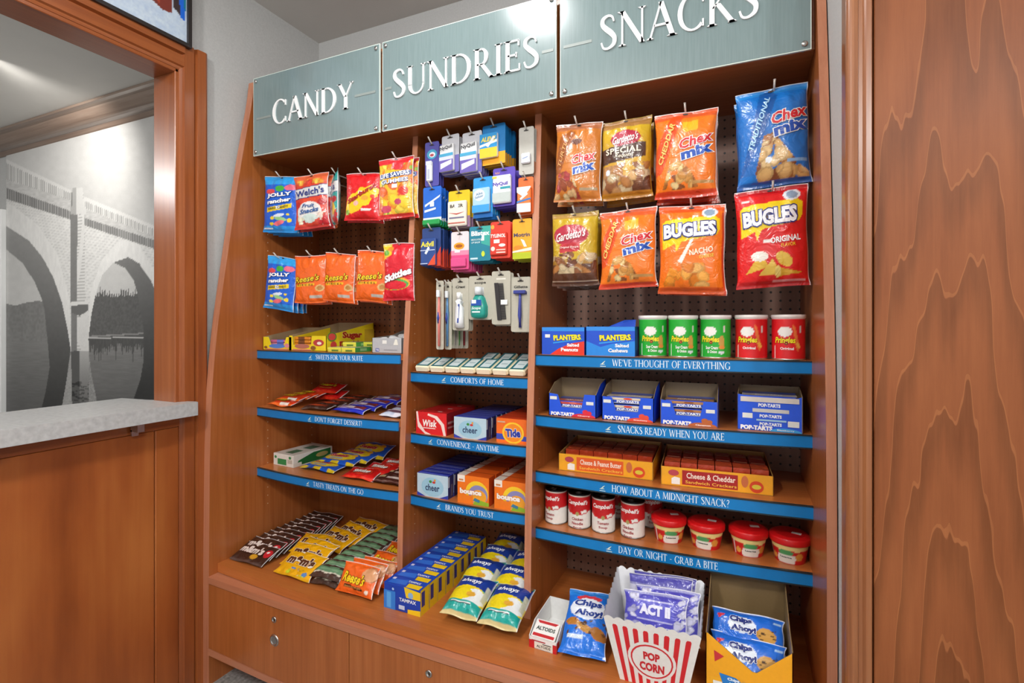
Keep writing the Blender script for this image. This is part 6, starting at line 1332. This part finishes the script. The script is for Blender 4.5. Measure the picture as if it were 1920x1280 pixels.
# popcorn tub
def tub():
    parts = []; hw0, hw1, d0, d1, hf, hb = .076, .110, .052, .085, .165, .208
    N = 9
    def wall(kind):
        m = MB(); pts = []
        def pos(s, t):          # s along the wall 0..1, t height 0..1
            if kind in ('f', 'b'):
                hw = hw0 + (hw1 - hw0) * t; dy = (d0 + (d1 - d0) * t) * (-1 if kind == 'f' else 1)
                hh = hf if kind == 'f' else hb
                return Vector(((s - .5) * 2 * hw, dy, t * hh))
            hw = (hw0 + (hw1 - hw0) * t) * (-1 if kind == 'l' else 1); dy = (s - .5) * 2 * (d0 + (d1 - d0) * t)
            return Vector((hw, dy, t * (hf + (hb - hf) * s)))
        ns = N * 8; nt = 14
        top_ = lambda s: 1 - .035 * (1 - abs(math.sin(math.pi * s * N)))
        g = []; c = []
        for j in range(nt + 1):
            for i in range(ns + 1):
                s = i / ns; t = j / nt * top_(s)
                g.append(pos(s, t))
                c.append(lin('#eeebe6'))
        fs_ = [(j * (ns + 1) + i, j * (ns + 1) + i + 1, (j + 1) * (ns + 1) + i + 1, (j + 1) * (ns + 1) + i) for j in range(nt) for i in range(ns)]
        m.add(g, fs_, c)
        off = {'f': (0, .0016, 0), 'b': (0, -.0016, 0), 'l': (.0016, 0, 0), 'r': (-.0016, 0, 0)}[kind]
        m.add([p + Vector(off) for p in g], fs_, lin('#e6e7ea'))
        return m, pos
    for kd, nm in (('f', 'front_wall'), ('b', 'back_wall'), ('l', 'side_wall'), ('r', 'side_wall')):
        m, pos = wall(kd); parts.append((nm, m.mesh(nm, CARD)))
        if kd == 'f': pf_ = pos
    m = MB(); m.box(-hw0, hw0, -d0, d0, .0, .002, lin('#e6e4e0')); parts.append(('base_panel', m.mesh('base_panel', CARD)))
    t_ = MB(); S = lambda a, b, o: tuple(pf_(a, b) + Vector((0, -o, 0)))
    for q in range(8):
        m = MB(); sc = .5 + (q - 3.5) * .112; hw_ = .028
        decals(m, S, [('p', [(sc - hw_, .0), (sc + hw_, .0), (sc + hw_, .86), (sc + hw_ * .6, .885), (sc - hw_ * .6, .885), (sc - hw_, .86)], '#d8242c')])
        parts.append(('printed_stripe', m.mesh('printed_stripe', CARD)))
    m = MB(); decals(m, S, [('e', .5, .42, .30, .30, '#eeebe6'), ('e', .5, .42, .265, .262, '#d8242c'), ('e', .5, .42, .245, .238, '#eeebe6')], .0006); parts.append(('printed_oval', m.mesh('printed_oval', CARD)))
    put_text(t_, S, 'POP', .5, .50, .2, .13, '#d0222a', off=.0014, bold=.05); parts.append(('printed_lettering', t_.mesh('printed_lettering', CARD)))
    t_ = MB(); put_text(t_, S, 'CORN', .5, .33, .32, .14, '#d0222a', off=.0014, bold=.05); parts.append(('printed_lettering', t_.mesh('printed_lettering', CARD)))
    return parts
place('popcorn_tub', tub(), 'white and red striped popcorn tub with a scalloped rim', 'popcorn tub', (-.192, 1.275, Z), (0, 0, .02))
BAG['act'] = [R_(0, 0, 1, 1, '#4c48b4'), P_([(.2, .5), (.8, .5), (.8, .86), (.2, .86)], '#5a58c4'), B_([(0, 0), (.3, 0), (.22, .95), (0, .95)], 14, .09, ['#c8c8e0', '#a8a8d0', '#d8d8ea'], 61), B_([(.78, 0), (1, 0), (1, .95), (.84, .95)], 14, .09, ['#c8c8e0', '#a8a8d0', '#d8d8ea'], 62), R_(.22, .84, .78, .86, '#c9c9e8'), R_(.22, .48, .78, .50, '#c9c9e8'), R_(0, .94, 1, 1, '#8a8ac0')]
TXT['act'] = [('ACT II', .5, .68, .5, .2, '#e4e4f4', dict(bold=.07)), ('Butter Lovers', .5, .38, .5, .09, '#d8d8ee', dict(bold=.02))]
ac = film_bag(.150, .115, .022, BAG['act'], TXT['act'], seed=63, hang=False, crimp=.05)
BAG['actb'] = [R_(0, 0, 1, 1, '#8c8cb8'), R_(0, .6, 1, .8, '#c4c4d8'), R_(0, .84, 1, 1, '#4c48a4'), R_(0, .1, 1, .3, '#5a58b0')]
ab = film_bag(.155, .13, .022, BAG['actb'], (), seed=64, hang=False, crimp=.05)
for i, (pp, x, y, z, tl, rz) in enumerate(((ac, -.19, 1.235, .088, -22, .03), (ac, -.165, 1.262, .092, -20, .02), (ab, -.185, 1.288, .092, -16, .05), (ab, -.18, 1.312, .088, -14, -.04))):
    place('popcorn_pouch', pp, 'purple popcorn pouch standing in the striped tub, ' + ORD[i], 'popcorn pouch', (x, y, Z + z), (math.radians(tl), 0, rz), 'popcorn pouches in the tub')

# cookie carton
cc_ = display_box(.173, .235, .158, .215, '#f2a81a', notch=[(.98, .97), (.60, .60), (.55, .60), (.02, 1.0)], side='#eba018', inner='#8f7650', mid=(.3, .15), front_items=[
    ('r', .06, .0, .94, .40, '#f4b020'), ('e', .5, .0, .42, .12, '#f2c52a'), ('p', [(.10, .78), (.22, .72), (.11, .62)], '#c83038'), ('e', .84, .38, .09, .10, '#f0ece6'), ('t', '30', .84, .40, .10, .08, '#c8242c', dict(bold=.05)), ('t', 'PACKS', .84, .325, .10, .025, '#c8242c'),
    ('p', [(.16, .48), (.36, .46), (.6, .28), (.22, .30)], '#1f78c8'), ('t', 'Chips', .33, .42, .14, .05, '#e8f0f8', dict(bold=.05)), ('t', 'Ahoy!', .34, .36, .14, .05, '#e8f0f8', dict(bold=.05)), ('e', .46, .37, .06, .07, '#c89a4a'), ('e', .44, .38, .012, .014, '#4a2c14'), ('e', .48, .35, .012, .014, '#4a2c14'), ('r', .09, .30, .2, .36, '#eceae4'), ('r', .27, .10, .72, .22, '#d84a3c')])
place('cookie_carton', cc_, 'yellow open cookie carton with a deep cut front beside the right panel', 'carton', (.012, 1.225, Z), (0, 0, .0))
BAG['chip2'] = [R_(0, 0, 1, 1, '#1c6ad4'), P_([(.06, .80), (.18, .80), (.07, .66)], '#d83a44'), E_(.42, .58, .2, .22, '#e4ecf8'), E_(.76, .42, .14, .2, '#c89648'), B_([(.62, .22), (.9, .22), (.9, .62), (.62, .62)], 9, .03, ['#4a2c14'], 71), R_(.86, .8, .97, .86, '#a8c8ec')]
TXT['chip2'] = [('Chips', .4, .68, .32, .2, '#1c2f7c', dict(bold=.06, outline='#f4f6fa', ow=.05)), ('Ahoy!', .44, .45, .36, .2, '#1c2f7c', dict(bold=.06, outline='#f4f6fa', ow=.05))]
c2p = film_bag(.158, .085, .026, BAG['chip2'], TXT['chip2'], seed=72, hang=False, crimp=.05)
for i, (y, z, tl) in enumerate(((1.238, .066, -44), (1.285, .104, -54), (1.33, .085, -58), (1.27, .045, -50), (1.31, .05, -56))):
    place('cookie_pouch', c2p, 'blue cookie pouch in the yellow carton, ' + ['front one', 'second', 'third', 'lower front one', 'lower back one'][i], 'cookie pouch', (.012, y, Z + z), (math.radians(tl), 0, .0), 'cookie pouches in the carton')
